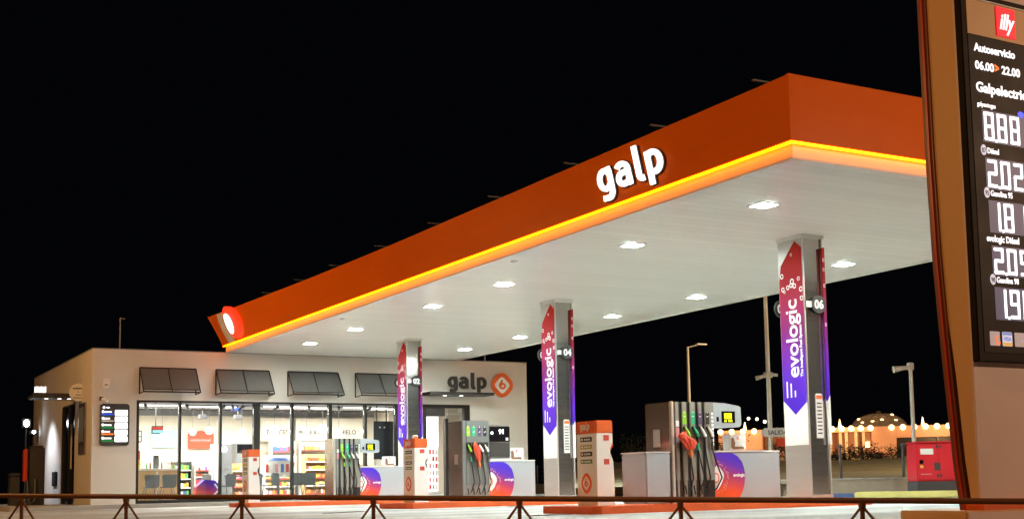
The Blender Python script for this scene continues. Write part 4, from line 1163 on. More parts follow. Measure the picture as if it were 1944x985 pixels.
# tall items
t = thing('roll_up_banner', 'tall white banner with a blue line inside the shop', 'banner', (.72, 32, .16))
MB().box(.60, .88, 32.0, 32.02, .2, 2.1).build('sheet', 'white_paint', t)
MB().box(.70, .73, 31.994, 31.999, .7, 1.9).build('stripe', 'pk_blue', t)
MB().box(.58, .90, 31.95, 32.07, .161, .198).build('foot', 'leg_grey', t)
t = thing('drinks_fridge', 'tall dark grey fridge with a round white clock shape on top', 'fridge', (1.3, 32.7, .16))
MB().box(1.10, 1.52, 32.5, 33.1, .161, 2.12, .02).build('body', 'fridge_grey', t)
MB(frontm(1.22, 32.498, 1.95)).prism(arc(0, 0, .12, .12, 0, 350, 24), 0, .02).build('round_badge', 'white_paint', t)
MB(frontm(1.31, 32.498, 1.3)).prism(arc(-.08, 0, .06, .06, 0, 345, 15), 0, .01).prism(arc(.1, 0, .06, .06, 0, 345, 15), 0, .01).build('dial', 'leg_grey', t)
t = thing('wall_oven', 'black oven with a glass front on the shop back wall', 'oven', (2.45, 34.2, 1.2))
MB().box(2.12, 2.80, 34.1, 34.8, 1.3, 2.22, .01).build('body', 'fridge_grey', t)
MB().box(2.17, 2.75, 34.09, 34.099, 1.85, 2.18).build('window', 'screen_black', t)
MB().box(2.17, 2.75, 34.09, 34.099, 1.4, 1.8).build('lower_door', 'seat_grey', t)
MB().box(1.6, 3.1, 34.05, 34.85, .161, 1.29).build('worktop', 'shelf_white', t)
# bar counter and stools
t = thing('bar_counter', 'pale wooden bar counter behind the leftmost window', 'counter', (-1.65, 30.4, .16))
MB().box(-2.35, -1.02, 30.05, 30.7, .161, 1.18).build('front', 'wood', t)
MB().box(-2.45, -.95, 29.95, 30.75, 1.181, 1.25, .01).build('top', 'shelf_white', t)
MB().box(-1.72, -1.66, 30.04, 30.049, .2, 1.15).build('trim', 'shelf_white', t)
for i, (x, cx_) in enumerate(((-2.05, 'left'), (-1.50, 'right'))):
    t = thing('bar_chair', 'dark grey shell chair at the bar counter, %s one of the pair' % cx_, 'chair', (x, 29.3, .16), 'chairs at the bar counter')
    sh = MB(); 
    pr_ = [(-.22, .66), (-.16, .60), (.16, .60), (.22, .66), (.24, 1.0), (.20, 1.03), (-.20, 1.03), (-.24, 1.0)]
    MB(frontm(x, 29.15, 0)).prism(pr_, -.04, 0).build('backrest', 'seat_grey', t)
    MB().box(x - .2, x + .2, 29.2, 29.6, .60, .64, .015).build('seat', 'seat_grey', t)
    for (sx_, sy_) in ((-1, -1), (1, -1), (-1, 1), (1, 1)):
        MB().tube([(x + sx_ * .15, 29.4 + sy_ * .15, .60), (x + sx_ * .26, 29.4 + sy_ * .24, .161)], .014, 6).build('leg', 'leg_grey', t)
for i, (x, m_, nm, lb) in enumerate(((-2.28, 'pk_yellow', 'sauce_tower', 'tall yellow and red dispenser on the bar counter'), (-1.68, 'seat_grey', 'coffee_machine', 'dark coffee machine on the bar counter'), (-1.28, 'pk_white', 'napkin_box', 'white napkin box on the bar counter'))):
    t = thing(nm, lb, 'appliance', (x, 30.3, 1.25))
    MB().box(x - .09, x + .09, 30.2, 30.4, 1.251, [1.55, 1.62, 1.42][i], .02).build('body', m_, t)
    MB().box(x - .08, x + .08, 30.21, 30.39, [1.551, 1.621, 1.421][i], [1.85, 1.68, 1.46][i], .01).build('top', ['pk_red', 'shelf_dark', 'pk_white'][i], t)
for q in range(9):
    x = -2.15 + q * .125
    if abs(x + 1.68) < .11 or abs(x + 1.28) < .1: continue
    tag(MB().cyl((x, 30.12), .035, 1.251, 1.251 + .10 + .05 * (q % 3), 10, .028).build('cup', ['pk_white', 'pk_green', 'pk_brown'][q % 3]), 'small cup or jar standing on the bar counter', 'cup', 'cups and jars on the bar counter')
# tables and chairs behind the glass
def cafe_chair(x, y, rz, label):
    t = thing('cafe_chair', label, 'chair', (x, y, .16), 'grey cafe chairs behind the glass')
    mt = Matrix.Translation((x, y, 0)) @ Matrix.Rotation(rz, 4, 'Z')
    MB(mt @ frontm(0, -.2, 0)).prism([(-.21, .62), (.21, .62), (.24, .98), (.18, 1.03), (-.18, 1.03), (-.24, .98)], -.035, 0).build('backrest', 'seat_grey', t)
    MB(mt).box(-.21, .21, -.19, .22, .60, .635, .012).build('seat', 'seat_grey', t)
    for a, b in ((-1, -1), (1, -1), (-1, 1), (1, 1)):
        MB(mt).tube([(a * .15, b * .15, .60), (a * .22, b * .22, .161)], .016, 6).build('leg', 'leg_grey', t)
for (x, y, rz, lb) in ((.42, 29.3, .5, 'grey shell chair left of the third window bar'), (-.15 + .25, 30.0, -1.2, 'grey shell chair beside the purple printed box'), (1.42, 29.3, -.4, 'grey chair behind the thick window post'), (1.95, 29.4, .7, 'grey chair just left of the orange capped post inside'), (2.75, 29.3, .3, 'grey chair right of the round display'), (3.35, 29.4, -.5, 'grey chair close to the dark window bar by the sweets shelf'), (3.95, 29.3, .35, 'dark grey chair in front of the low wooden shelf')):
    cafe_chair(x, y, rz, lb)
for (x, y, lb) in ((.75, 29.7, 'round grey cafe table behind the second window'), (1.75, 29.9, 'round grey cafe table behind the third window'), (3.05, 29.9, 'round grey cafe table near the sweets shelf')):
    t = thing('cafe_table', lb, 'table', (x, y, .16), 'round cafe tables')
    MB().cyl((x, y), .33, .93, .96, 24).build('tabletop', 'leg_grey', t)
    MB().cyl((x, y), .035, .18, .93, 10).build('pedestal', 'leg_grey', t)
    MB().cyl((x, y), .22, .161, .18, 20).build('base', 'leg_grey', t)
t = thing('printed_box', 'low purple and red printed display box behind the second window', 'display box', (-.2, 29.2, .16))
MB(frontm(-.25, 29.0, 0)).prism([(-.45, .17), (.35, .17), (.38, .62), (.2, .82), (-.15, .84), (-.42, .6)], -.4, 0).build('body', 'decal_gradient', t)
MB(frontm(-.02, 28.998, .5)).stroke([(-.12, -.2), (.1, 0), (-.05, .2)], .05, 0, .004).build('emblem', 'white_print', t)
# hanging navy board, near glass at the right
t = thing('navy_board', 'tall dark navy board hanging behind the rightmost window', 'board', (5.86, 29, 1.5))
MB().box(5.50, 6.24, 28.85, 28.89, 1.45, 2.80, .006).build('board', 'navy_board', t)
MB().bar((5.62, 28.87, 2.8), (5.62, 28.87, 3.9), .03).build('hanger', 'shelf_dark', t)
MB().bar((5.98, 28.87, 2.8), (5.98, 28.87, 3.9), .03).build('hanger', 'shelf_dark', t)
MB(frontm(5.80, 28.848, 2.58)).prism(arc(-.07, 0, .03, .03, 0, 330, 11), 0, .003).prism(arc(.1, 0, .03, .03, 0, 330, 11), 0, .003).build('print', 'white_print', t)
for i, (x, m_, h_) in enumerate(((5.0, 'wood', .35), (5.3, 'pk_green', .25), (5.55, 'pk_yellow', .3))):
    tag(MB().box(x, x + .24, 28.7, 28.9, .95, .95 + h_ * .9, .01).build('carton', m_), ['brown carton behind the display head of the small pump', 'green carton in the middle behind the small pump display', 'yellow carton below the navy board'][i], 'carton')
tag(MB().box(4.9, 6.0, 28.6, 29.1, .161, .949).build('low_cupboard', 'shelf_white'), 'low white cupboard carrying cartons behind the last window', 'cupboard')
# lit fridge behind the door
t = thing('lit_fridge', 'brightly lit white ice fridge seen through the shop door', 'fridge', (8.35, 30.2, .16))
MB().box(7.95, 8.75, 30.4, 31.1, .161, 3.12, .03).build('body', 'white_paint', t)
MB().box(7.99, 8.71, 30.37, 30.399, 1.95, 3.05, .01).build('light_panel', 'fridge_lit', t)
MB().box(8.02, 8.68, 30.385, 30.399, .3, 1.93).build('lit_back', 'fridge_lit', t)
for k in range(6): MB().box(8.02, 8.68, 30.30, 30.384, .35 + k * .26, .365 + k * .26).build('shelf', 'shelf_white', t)
for k in range(6):
    for q in range(5):
        x = 8.05 + q * .128
        tag(MB().box(x, x + .075, 30.31, 30.37, .366 + k * .26, .366 + k * .26 + .17, .006).build('frozen_pack', ['pk_pink', 'pk_white', 'pk_red', 'pk_pink', 'pk_white'][(q + k) % 5]), 'small pink or white pack in the lit fridge behind the door', 'packet', 'packs in the lit fridge')
t = thing('light_box', 'cream framed light box high behind the glass door pane', 'sign', (9.5, 30.5, 2.9))
MB().box(9.0, 9.75, 30.5, 30.58, 2.82, 3.22).build('frame', 'white_paint', t)
MB().box(9.1, 9.65, 30.49, 30.499, 2.88, 3.14).build('panel', 'shop_wall', t)
# ================================================================== PRICE PYLON
YP = -3.87
pyl = thing('price_pylon', 'tall orange and red price sign with white digits at the right edge', 'price sign', (-.2, -3.6, -.98))
xr = .62
prof = [(-3.345, 6.6), (-3.345, 5.9), (-3.352, 4.1), (-3.38, 2.95), (-3.42, 2.2), (-3.46, 1.6), (-3.53, .65), (-3.60, .1), (-3.60, .02)]
def ext(profile, yfront, x0, x1, name, m):
    """profile (y,z) from the top down along the rear edge, closed by the straight front edge"""
    pts = [(y, z) for y, z in profile] + [(yfront, profile[-1][1]), (yfront, profile[0][1])]
    mt = Matrix(((0, 0, 1, 0), (1, 0, 0, 0), (0, 1, 0, 0), (0, 0, 0, 1)))
    return MB(mt).prism(pts, x0, x1).build(name, m, pyl)
pr2 = [(y - .12 - (.0 if z > 2 else .03), z) for y, z in prof]
ext(pr2, YP + .03, -.93, xr, 'body', 'pylon_side')
MB().box(-.94, xr + .005, YP + .0, YP + .028, .02, 6.6).build('front_face', 'pylon_body', pyl)
mt = Matrix(((0, 0, 1, 0), (1, 0, 0, 0), (0, 1, 0, 0), (0, 0, 0, 1)))
def strip(o0, o1, x0, x1, name, m):
    n = len(prof); a = [(y - o0, z) for y, z in prof]; b = [(y - o1 , z) for y, z in prof]
    MB(mt).prism(a + b[::-1], x0, x1).build(name, m, pyl)
strip(.0, .055, -.96, xr, 'rear_edge', 'pylon_redd')
strip(.0551, .085, -.975, xr, 'red_rib', 'pylon_red')
strip(.0851, .119, -.955, xr, 'dark_groove', 'pylon_redd')
MB().box(-.96, xr + .01, YP - .06, YP + .2, .127, .205).build('base_trim', 'orange_paint', pyl)
t = thing('sign_plinth', 'concrete plinth at the foot of the price sign, lit orange', 'plinth', (-.2, -3.5, -.98))
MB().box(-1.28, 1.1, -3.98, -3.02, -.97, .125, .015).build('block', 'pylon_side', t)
MB().box(-1.27, 1.1, -3.999, -3.982, -.9, .11).build('front_slab', 'pylon_body', t)
# screen panel
PX0, PX1, PZ0, PZ1 = -.955, .62, 1.71, 5.80
scr = MB().box(PX0, PX1, YP - .10, YP - .002, PZ0, PZ1 + .03, .01).build('screen_panel', 'panel_frame', pyl)
MB().box(PX0 + .085, PX1 - .08, YP - .106, YP - .101, PZ0 + .10, 5.34).build('screen_face', 'panel_brown', scr)
MB().box(PX0 + .085, PX1 - .08, YP - .108, YP - .101, 5.345, 5.745).build('header_face', 'pylon_side', scr)
MB().box(PX0 + .075, PX1 - .07, YP - .112, YP - .101, 5.750, 5.765).build('header_trim', 'lamp_frame', scr)
fm = frontm(-.085, YP - .107, 0)
il = MB(fm).prism([(-.325, 5.385), (-.015, 5.385), (-.015, 5.725), (-.325, 5.725)], .003, .012).build('coffee_logo', 'coffee_red', scr)
text_mb(fm @ Matrix.Translation((-.175, 5.475, .0125)) @ Matrix(((1, .25, 0, 0), (0, 1, 0, 0), (0, 0, 1, 0), (0, 0, 0, 1))), 'illy', .255, .003, .007, 'CENTER', sx=.78).build('lettering', 'panel_text', il)
def ptxt(x, z, s, size, m='panel_text', off=.004, sx=.9, nm='lettering', al='LEFT'):
    return text_mb(fm @ Matrix.Translation((x, z, .0005)), s, size, .003, off, al, sx).build(nm, m, scr)
ptxt(-.70, 5.16, 'Autoservicio', .125, sx=1.02)
ptxt(-.70, 4.955, '06.00', .13, sx=1.05); ptxt(-.385, 4.96, '>', .13, 'panel_orange', .008); ptxt(-.275, 4.955, '22.00', .13, sx=1.05)
ptxt(-.705, 4.70, 'Galpelectric', .155, off=.005, sx=1.08)
ptxt(-.70, 4.535, 'galpautogas', .075, off=.001, sx=.85)
MB(fm).prism(arc(0.0, 4.52, .05, .035, 0, 340, 17), 0, .003).prism(rrect(.05, .40, 4.49, 4.55, .02), 0, .003).build('blue_tag', 'blue_glow', scr)
SEG = {'0': 'abcdef', '1': 'bc', '2': 'abged', '3': 'abgcd', '4': 'fgbc', '5': 'afgcd', '6': 'afgecd', '7': 'abc', '8': 'abcdefg', '9': 'abcdfg'}
def digit(mb, ch, x, z, w_, h, t):
    S_ = SEG[ch]; g = t * .12
    r = lambda a, b, c, d: mb.prism(rrect(a, b, c, d, t * .35, 3), 0.003, .006)
    m = z + h / 2
    if 'a' in S_: r(x, x + w_, z + h - t, z + h)
    if 'd' in S_: r(x, x + w_, z, z + t)
    if 'g' in S_: r(x + g, x + w_ - g, m - t / 2, m + t / 2)
    k = 0.0005
    if 'f' in S_: mb.prism(rrect(x, x + t, m - t * .3, z + h, t * .35, 3), .003, .0065)
    if 'e' in S_: mb.prism(rrect(x, x + t, z, m + t * .3, t * .35, 3), .003, .0070)
    if 'b' in S_: mb.prism(rrect(x + w_ - t, x + w_, m - t * .3, z + h, t * .35, 3), .003, .0075)
    if 'c' in S_: mb.prism(rrect(x + w_ - t, x + w_, z, m + t * .3, t * .35, 3), .003, .0080)
for (zz, hh, s, nm, circ, x0) in ((4.16, .32, '888', None, 0, -.615), (3.635, .31, '202', 'Diésel', 1, -.60), (3.15, .32, '181', 'Gasolina 95', 1, -.585), (2.675, .29, '209', 'evologic Diésel', 0, -.575), (2.19, .32, '198', 'Gasolina 98', 1, -.565)):
    MB(fm).prism([(x0 - .02, zz - .02), (PX1 - .03, zz - .02), (PX1 - .03, zz + hh + .02), (x0 - .02, zz + hh + .02)], 0, .0025).build('digit_backing', 'led_backing', scr)
    m = MB(fm)
    for q, ch in enumerate(s):
        digit(m, ch, x0 + .008 + q * .208, zz, .150, hh, .036)
    m.prism(rrect(x0 + .168, x0 + .206, zz - .01, zz + .022, .010, 3), .003, .0085)
    m.build('digits', 'led_digit', scr)
    if nm:
        zt = zz + hh + .055
        if circ:
            MB(fm).prism(arc(x0 - .035, zt + .045, .045, .06, 0, 340, 17), 0, .003).build('fuel_badge', 'card_white', scr)
            text_mb(fm @ Matrix.Translation((x0 - .035, zt + .015, .0035)), '95' if '95' in nm else ('98' if '98' in nm else 'B7'), .075, .002, .001, 'CENTER', sx=.8).build('badge_print', 'print_black', scr)
            ptxt(x0 + .02, zt + .015, nm, .088, off=.002, sx=.85)
        else: ptxt(x0 - .09, zt + .01, nm, .10, off=.003, sx=.85)
for q, c in enumerate(('card_grey', 'card_white', 'card_grey', 'card_blue', 'card_white')):
    x = -.70 + q * .195
    cdm = MB(fm).prism(rrect(x, x + .155, 1.885, 2.04, .012), .001, .004).build('payment_card', c, scr)
    if q == 0: MB(fm).stroke(arc(x + .125, 1.945, .03, .045, 80, 340, 9), .018, .0045, .006).build('mark', 'panel_orange', cdm)
    if q == 1:
        MB(fm).prism([(x + .004, 1.888), (x + .151, 1.888), (x + .151, 1.925), (x + .004, 1.925)], .0045, .006).build('gold_bar', 'card_gold', cdm)
        MB(fm).prism([(x + .004, 2.005), (x + .151, 2.005), (x + .151, 2.037), (x + .004, 2.037)], .0045, .006).build('blue_bar', 'card_blue', cdm)
        text_mb(fm @ Matrix.Translation((x + .078, 1.943, .0045)), 'VISA', .062, .002, .002, 'CENTER').build('lettering', 'card_blue', cdm)

# ================================================================== STREET RAILING
P0 = Vector((-9.30, 4.74, .51)); P1 = Vector((-2.24, -3.44, .29))
dv = (P1 - P0); ln = Vector((dv.x, dv.y, 0)).length; u_ = dv / ln
rail = thing('street_railing', 'long rust brown steel railing with splayed braces in front of the station', 'railing', (P0.x, P0.y, -.98))
st = [.35 - 5.1, .35 - 3.4, .35 - 1.7, .35, 1.99, 3.69, 5.49, 7.34, 9.22, 11.16, 13.15, 15.2]
pt = lambda s, dz=0: P0 + u_ * (s - .35) + Vector((0, 0, dz))
MB().tube([pt(st[0]) + Vector((0, 0, -.03)), pt(st[-1]) + Vector((0, 0, -.03))], .032, 10).build('top_rail', 'rail_paint', rail)
MB().tube([pt(st[0], -.86), pt(st[-1], -.86)], .022, 8).build('bottom_rail', 'rail_paint', rail)
for s in st:
    MB().tube([pt(s, -.06), pt(s, -1.02 + 0)], .024, 8).build('post', 'rail_paint', rail)
    MB().tube([pt(s, -.085), pt(s - .62, -.86)], .0145, 8).build('brace', 'rail_paint', rail)
    MB().tube([pt(s, -.085), pt(s + .62, -.86)], .0145, 8).build('brace', 'rail_paint', rail)
    MB().tube([pt(s, -.10), pt(s, -.045)], .04, 8).build('knuckle', 'rail_paint', rail)
mb = MB(); n2 = Vector((-u_.y, u_.x, 0)).normalized()
a = pt(-9) ; b = pt(22)
vs = []
for p in (a, b):
    for o in (-.13, .13):
        for z in (-1.11, p.z - .955):
            vs.append((p.x + n2.x * o, p.y + n2.y * o, z))
mb._add(vs, [(0, 1, 3, 2), (4, 6, 7, 5), (0, 4, 5, 1), (2, 3, 7, 6), (1, 5, 7, 3), (0, 2, 6, 4)])
tag(mb.build('low_wall', 'block_wall'), 'low sloping concrete base wall carrying the brown railing', 'wall')

# ================================================================== BACKGROUND RIGHT
# boundary wall with posts and wires
wl = thing('boundary_wall', 'low grey block wall with dark wire fence posts behind the forecourt', 'wall', (11.2, 11.9, 0))
poly = [(18.6, 46), (17.9, 31.8), (10.9, 11.75), (19, 7.0)]
for i in range(3):
    a = Vector((*poly[i], 0)); b = Vector((*poly[i + 1], 0)); d = (b - a).normalized(); n = Vector((-d.y, d.x, 0)) * .1
    if i: a = a - d * (-.0)
    MB().prism([(a.x - n.x, a.y - n.y), (b.x - n.x, b.y - n.y), (b.x + n.x, b.y + n.y), (a.x + n.x, a.y + n.y)], .003, .43 + .001 * i).build('block_course', 'block_wall', wl)
    MB().prism([(a.x - n.x * 1.25, a.y - n.y * 1.25), (b.x - n.x * 1.25, b.y - n.y * 1.25), (b.x + n.x * 1.25, b.y + n.y * 1.25), (a.x + n.x * 1.25, a.y + n.y * 1.25)], .435 + .001 * i, .465 + .002 * i).build('cap_stone', 'kerb_stone', wl)
fence = thing('wire_fence', 'dark steel fence posts with thin wires standing on the low block wall', 'fence', (11.2, 11.9, .46))
fp = [onX(1187, 905, 17.9) * 1.0]
def wallpt(u):
    d = ray(u, 905); best = None
    for i in range(3):
        a = Vector(poly[i]); b = Vector(poly[i + 1]); e = b - a
        det = d.x * (-e.y) + e.x * d.y
        if abs(det) < 1e-9: continue
        rx, ry = a.x - CAM.x, a.y - CAM.y
        s = (rx * (-e.y) + e.x * ry) / det; q = (d.x * ry - d.y * rx) / det
        if 0 <= q <= 1 and s > 0 and (best is None or s < best[0]): best = (s, CAM.x + d.x * s, CAM.y + d.y * s)
    return best
posts = []
for u in (1020, 1100, 1190, 1340, 1497, 1597, 1716, 1850, 1935):
    r = wallpt(u)
    if not r: continue
    x, y = r[1], r[2]; posts.append((x, y))
    MB().tube([(x, y, .467), (x, y, 1.28)], .035, 8).build('post', 'gen_dark', fence)
    MB().ball((x, y, 1.30), .055, 8, 6).build('finial', 'gen_dark', fence)
for i in range(len(posts) - 1):
    m = MB()
    for z in (.65, .85, 1.05, 1.25): m.tube([(*posts[i], z), (*posts[i + 1], z)], .003, 4)
    m.build('wires', 'gen_dark', fence)
# generator
t = thing('generator', 'bright red enclosed generator on a dark base beside the price sign', 'generator', (12.6, 9.6, 0), rz=0)
g0 = dep(1741, 900, 30.6); g1 = dep(1835, 900, 30.6)
ax = (g1 - g0); ax.z = 0; wd_ = ax.length; ax.normalize(); ay = Vector((-ax.y, ax.x, 0))
gm = Matrix(((ax.x, ay.x, 0, g0.x), (ax.y, ay.y, 0, g0.y), (0, 0, 1, 0), (0, 0, 0, 1)))
def G(n_, m_, *bx, parent=None, bev=0.0): return MB(gm).box(*bx, bev).build(n_, m_, parent or t)
G('base', 'gen_dark', 0, wd_, 0, .9, .11, .36, bev=.01)
G('skid', 'rubber', -.02, wd_ + .02, .02, .88, .003, .108)
bdy = G('enclosure', 'gen_red', 0.01, wd_ - .01, .01, .89, .362, 1.27, bev=.03)
G('roof', 'gen_red', -.01, wd_ + .01, -.01, .91, 1.272, 1.31, bev=.01)
for i, (a, b) in enumerate(((.03, .52), (.55, wd_ - .03))):
    d = G('door_panel', 'gen_red', a, b, -.005, .009, .40, 1.23)
    for z in (.46, 1.15): G('hinge', 'gen_dark', (b - .05) if i == 0 else a, (b - .01) if i == 0 else a + .04, -.02, -.006, z, z + .07, parent=d)
    G('latch', 'screen_black', a + .04 if i == 0 else b - .16, a + .13 if i == 0 else b - .05, -.018, -.006, .78, .87, parent=d)
    if i == 0:
        G('name_plate', 'lamp_frame', a + .07, a + .38, -.012, -.006, 1.0, 1.14, parent=d)
        G('warning_sticker', 'pk_yellow', a + .05, a + .13, -.012, -.006, .68, .745, parent=d)
        G('marking', 'pk_pink', a + .06, a + .32, -.010, -.006, .52, .545, parent=d)
G('control_panel', 'gen_dark', .42, .56, -.02, -.0055, .62, .80)
for k in range(6): G('vent_slat', 'screen_black', wd_ - .30, wd_ - .18, -.012, -.0055, .50 + k * .04, .515 + k * .04)
# yellow and blue kerbs
k0 = dep(1622, 945, 29.4); k1 = dep(1860, 945, 28.4); ax = (k1 - k0); ax.z = 0; l = ax.length; ax.normalize(); ay = Vector((-ax.y, ax.x, 0))
km = Matrix(((ax.x, ay.x, 0, k0.x), (ax.y, ay.y, 0, k0.y), (0, 0, 1, 0), (0, 0, 0, 1)))
tag(MB(km).box(0, l, 0, 1.0, .003, .15, .02).build('yellow_kerb', 'yellow_kerb'), 'long pale yellow painted kerb in front of the red generator', 'kerb')
tag(MB(km).box(-.75, -.02, .3, 1.2, .003, .12, .02).build('blue_kerb', 'blue_kerb'), 'short blue painted kerb left of the yellow kerb', 'kerb')
# lamp posts
t = thing('street_lamp', 'slim pale lamp post with one short arm behind the pumps', 'lamp post', (29.9, 43.3, 0), 'lamp posts')
p = Vector((29.75, 43.2))
MB().tube([(p.x, p.y, 0), (p.x, p.y, 7.75)], [.13, .07], 10).build('pole', 'pole_paint', t)
MB().tube([(p.x, p.y, 7.72), (p.x + .5, p.y - .3, 7.86)], .04, 8).build('arm', 'pole_paint', t)
MB().box(p.x + .3, p.x + 1.0, p.y - .50, p.y - .28, 7.84, 7.92, .03).build('lamp_head', 'pole_paint', t)
t = thing('camera_mast', 'tall pale mast with cameras and a white exit arrow left of the nearest column', 'mast', (15.6, 19.2, 0), 'lamp posts')
MB().tube([(15.35, 19.15, 0), (15.35, 19.15, 9.0)], [.085, .05], 10).build('pole', 'pole_paint', t)
MB().box(15.22, 15.48, 19.02, 19.28, 3.78, 3.96, .03).build('clamp', 'pole_paint', t)
MB().tube([(15.3, 19.1, 3.86), (14.92, 19.25, 3.76)], [.05, .075], 10).build('camera', 'pole_paint', t)
MB().tube([(15.4, 19.1, 3.88), (15.62, 19.0, 3.86)], .05, 10).build('camera', 'pole_paint', t)
am = Matrix(((.87, 0, -.5, 15.42), (-.5, 0, -.87, 18.88), (0, 1, 0, 1.99), (0, 0, 0, 1)))
sgn = MB(am).prism([(-.56, 0), (-.42, .14), (.42, .14), (.42, -.14), (-.42, -.14)], 0, .03).build('exit_sign', 'white_paint', t)
text_mb(am @ Matrix.Translation((.0, -.07, .031)), 'SALIDA', .19, .004, .003, 'CENTER').build('lettering', 'dark_metal', sgn)
tag(MB(am).box(.05, .5, -.45, -.2, -.5, -.2).build('red_sign', 'board_red'), 'small red sign behind the white exit arrow', 'sign')
t = thing('floodlight_post', 'slim pale post with a floodlight pointing left beside the red generator', 'lamp post', (14.95, 12.5, 0), 'lamp posts')
MB().tube([(14.98, 12.52, 0), (14.98, 12.52, 3.62)], [.065, .05], 10).build('pole', 'pole_paint', t)
MB().box(14.90, 15.06, 12.44, 12.60, 3.45, 3.66, .02).build('head', 'pole_paint', t)
MB().tube([(14.95, 12.5, 3.53), (14.72, 12.62, 3.50), (14.52, 12.72, 3.47)], [.05, .07, .10], 10).build('floodlight', 'pole_paint', t)

# far building with dome
DD = 150
o = dep(1600, 868, DD)
ax = Vector((RT.x, RT.y, 0)).normalized(); ang = math.atan2(ax.y, ax.x) - math.radians(12.5)
ax = Vector((math.cos(ang), math.sin(ang), 0)); ay = Vector((-ax.y, ax.x, 0))
dm = Matrix(((ax.x, ay.x, 0, o.x), (ax.y, ay.y, 0, o.y), (0, 0, 1, 0), (0, 0, 0, 1)))
dome = thing('domed_building', 'distant warm lit building with a glass dome and a row of globe lamps', 'building', (o.x, o.y, 1.5))
pxm = DD / F
def ux(u): return (u - 1600) * pxm
ZT = 6.25
xl, xrr = ux(1366), ux(1835)
MB(dm).box(xl, ux(1450), 0, 10, 3.9, ZT).build('left_wing', 'pink_stucco', dome)
MB(dm).box(ux(1451), ux(1655) - .01, 3.5, 10, 1.6, ZT - .02).build('rear_wall', 'pink_stucco', dome)
MB(dm).box(ux(1455), ux(1655), -.2, 3.45, ZT - .55, ZT).build('parapet', 'pink_stucco', dome)
for u in (1578, 1597, 1608, 1626, 1640):
    MB(dm).box(ux(u) - .16, ux(u) + .16, .1, .45, 1.6, ZT - .56).build('column', 'warm_column', dome)
MB(dm).prism([(ux(1655), -.3), (ux(1700), -.3), (ux(1700), 6), (ux(1655), 6)], 1.0, ZT).build('front_block', 'pink_stucco', dome)
MB(dm).box(ux(1700) + .01, xrr, -.28, 6, ZT - 1.35, ZT).build('long_parapet', 'pink_stucco', dome)
MB(dm).box(ux(1700) + .01, xrr, .6, 6, 1.0, ZT - 1.36).build('dark_porch', 'dark_opening', dome)
for u in (1735, 1775, 1812): MB(dm).box(ux(u) - .1, ux(u) + .1, -.1, .1, 1.0, ZT - 1.36).build('porch_post', 'gen_dark', dome)
MB(dm).box(ux(1643), ux(1652), 3.38, 3.48, 3.9, 4.6).box(ux(1640), ux(1650), 3.38, 3.48, 1.9, 2.6).build('lit_window', 'warm_globe', dome)
k = 0
u = 1371
while u < 1830:
    if not (1403 < u < 1412 or 1666 < u < 1675):
        MB(dm).ball((ux(u), -.38, ZT - .15), .33, 10, 7).build('globe_lamp', 'warm_globe', dome)
    u += 21.5 if u < 1560 else (17.8 if u < 1660 else 20.6)
for u in (1417, 1597, 1750, 1500):
    MB(dm).tube([(ux(u), .6, ZT + .0), (ux(u), .6, ZT + 1.0)], [.22, .03], 8).build('pinnacle', 'warm_globe' if u != 1500 else 'warm_column', dome)
# dome
dc = (ux(1672), 5.0)
R_ = 3.25
dg = MB(dm)
vs = []; fs = []; NU, NV = 28, 8
for j in range(NV + 1):
    th = math.pi / 2 * j / NV
    for i in range(NU):
        ph = 2 * math.pi * i / NU
        vs.append((dc[0] + R_ * math.cos(th) * math.cos(ph), dc[1] + R_ * math.cos(th) * math.sin(ph), ZT + 1.75 * math.sin(th)))
for j in range(NV):
    for i in range(NU): fs.append((j * NU + i, j * NU + (i + 1) % NU, (j + 1) * NU + (i + 1) % NU, (j + 1) * NU + i))
dg._add(vs, fs)
dg.build('dome_glazing', 'dome_glass', dome)
rb = MB(dm)
for i in range(16):
    ph = 2 * math.pi * i / 16
    rb.tube([(dc[0] + (R_ + .02) * math.cos(math.pi / 2 * j / 8) * math.cos(ph), dc[1] + (R_ + .02) * math.cos(math.pi / 2 * j / 8) * math.sin(ph), ZT + 1.77 * math.sin(math.pi / 2 * j / 8)) for j in range(9)], .045, 5)
for j in (2, 4, 6):
    rb.tube([(dc[0] + (R_ + .02) * math.cos(math.pi / 2 * j / 8) * math.cos(p_ * math.pi / 12), dc[1] + (R_ + .02) * math.cos(math.pi / 2 * j / 8) * math.sin(p_ * math.pi / 12), ZT + 1.77 * math.sin(math.pi / 2 * j / 8)) for p_ in range(25)], .04, 5)
rb.build('dome_ribs', 'dome_rib', dome)
rr = random.Random(4)
for q in range(6):
    ph = math.radians(rr.uniform(195, 345)); th = math.radians(rr.uniform(15, 70))
    MB(dm).ball((dc[0] + R_ * 1.01 * math.cos(th) * math.cos(ph), dc[1] + R_ * 1.01 * math.cos(th) * math.sin(ph), ZT + 1.78 * math.sin(th)), .10, 6, 5, sx=2.2).build('dome_lamp', 'warm_globe', dome)
MB(dm).cyl(dc, .25, ZT + 1.7, ZT + 2.0, 10).build('finial', 'dome_rib', dome)
# warm wash on the facade from its own lamps
for u in (1410, 1610, 1780):
    ld = bpy.data.lights.new('facade_lamp_glow', 'POINT'); ld.energy = 1500; ld.color = (1, .55, .25); ld.shadow_soft_size = .4
    lo = bpy.data.objects.new('facade_lamp_glow', ld); COL.objects.link(lo); lo.location = dm @ Vector((ux(u), -4.5, ZT - 1.2))
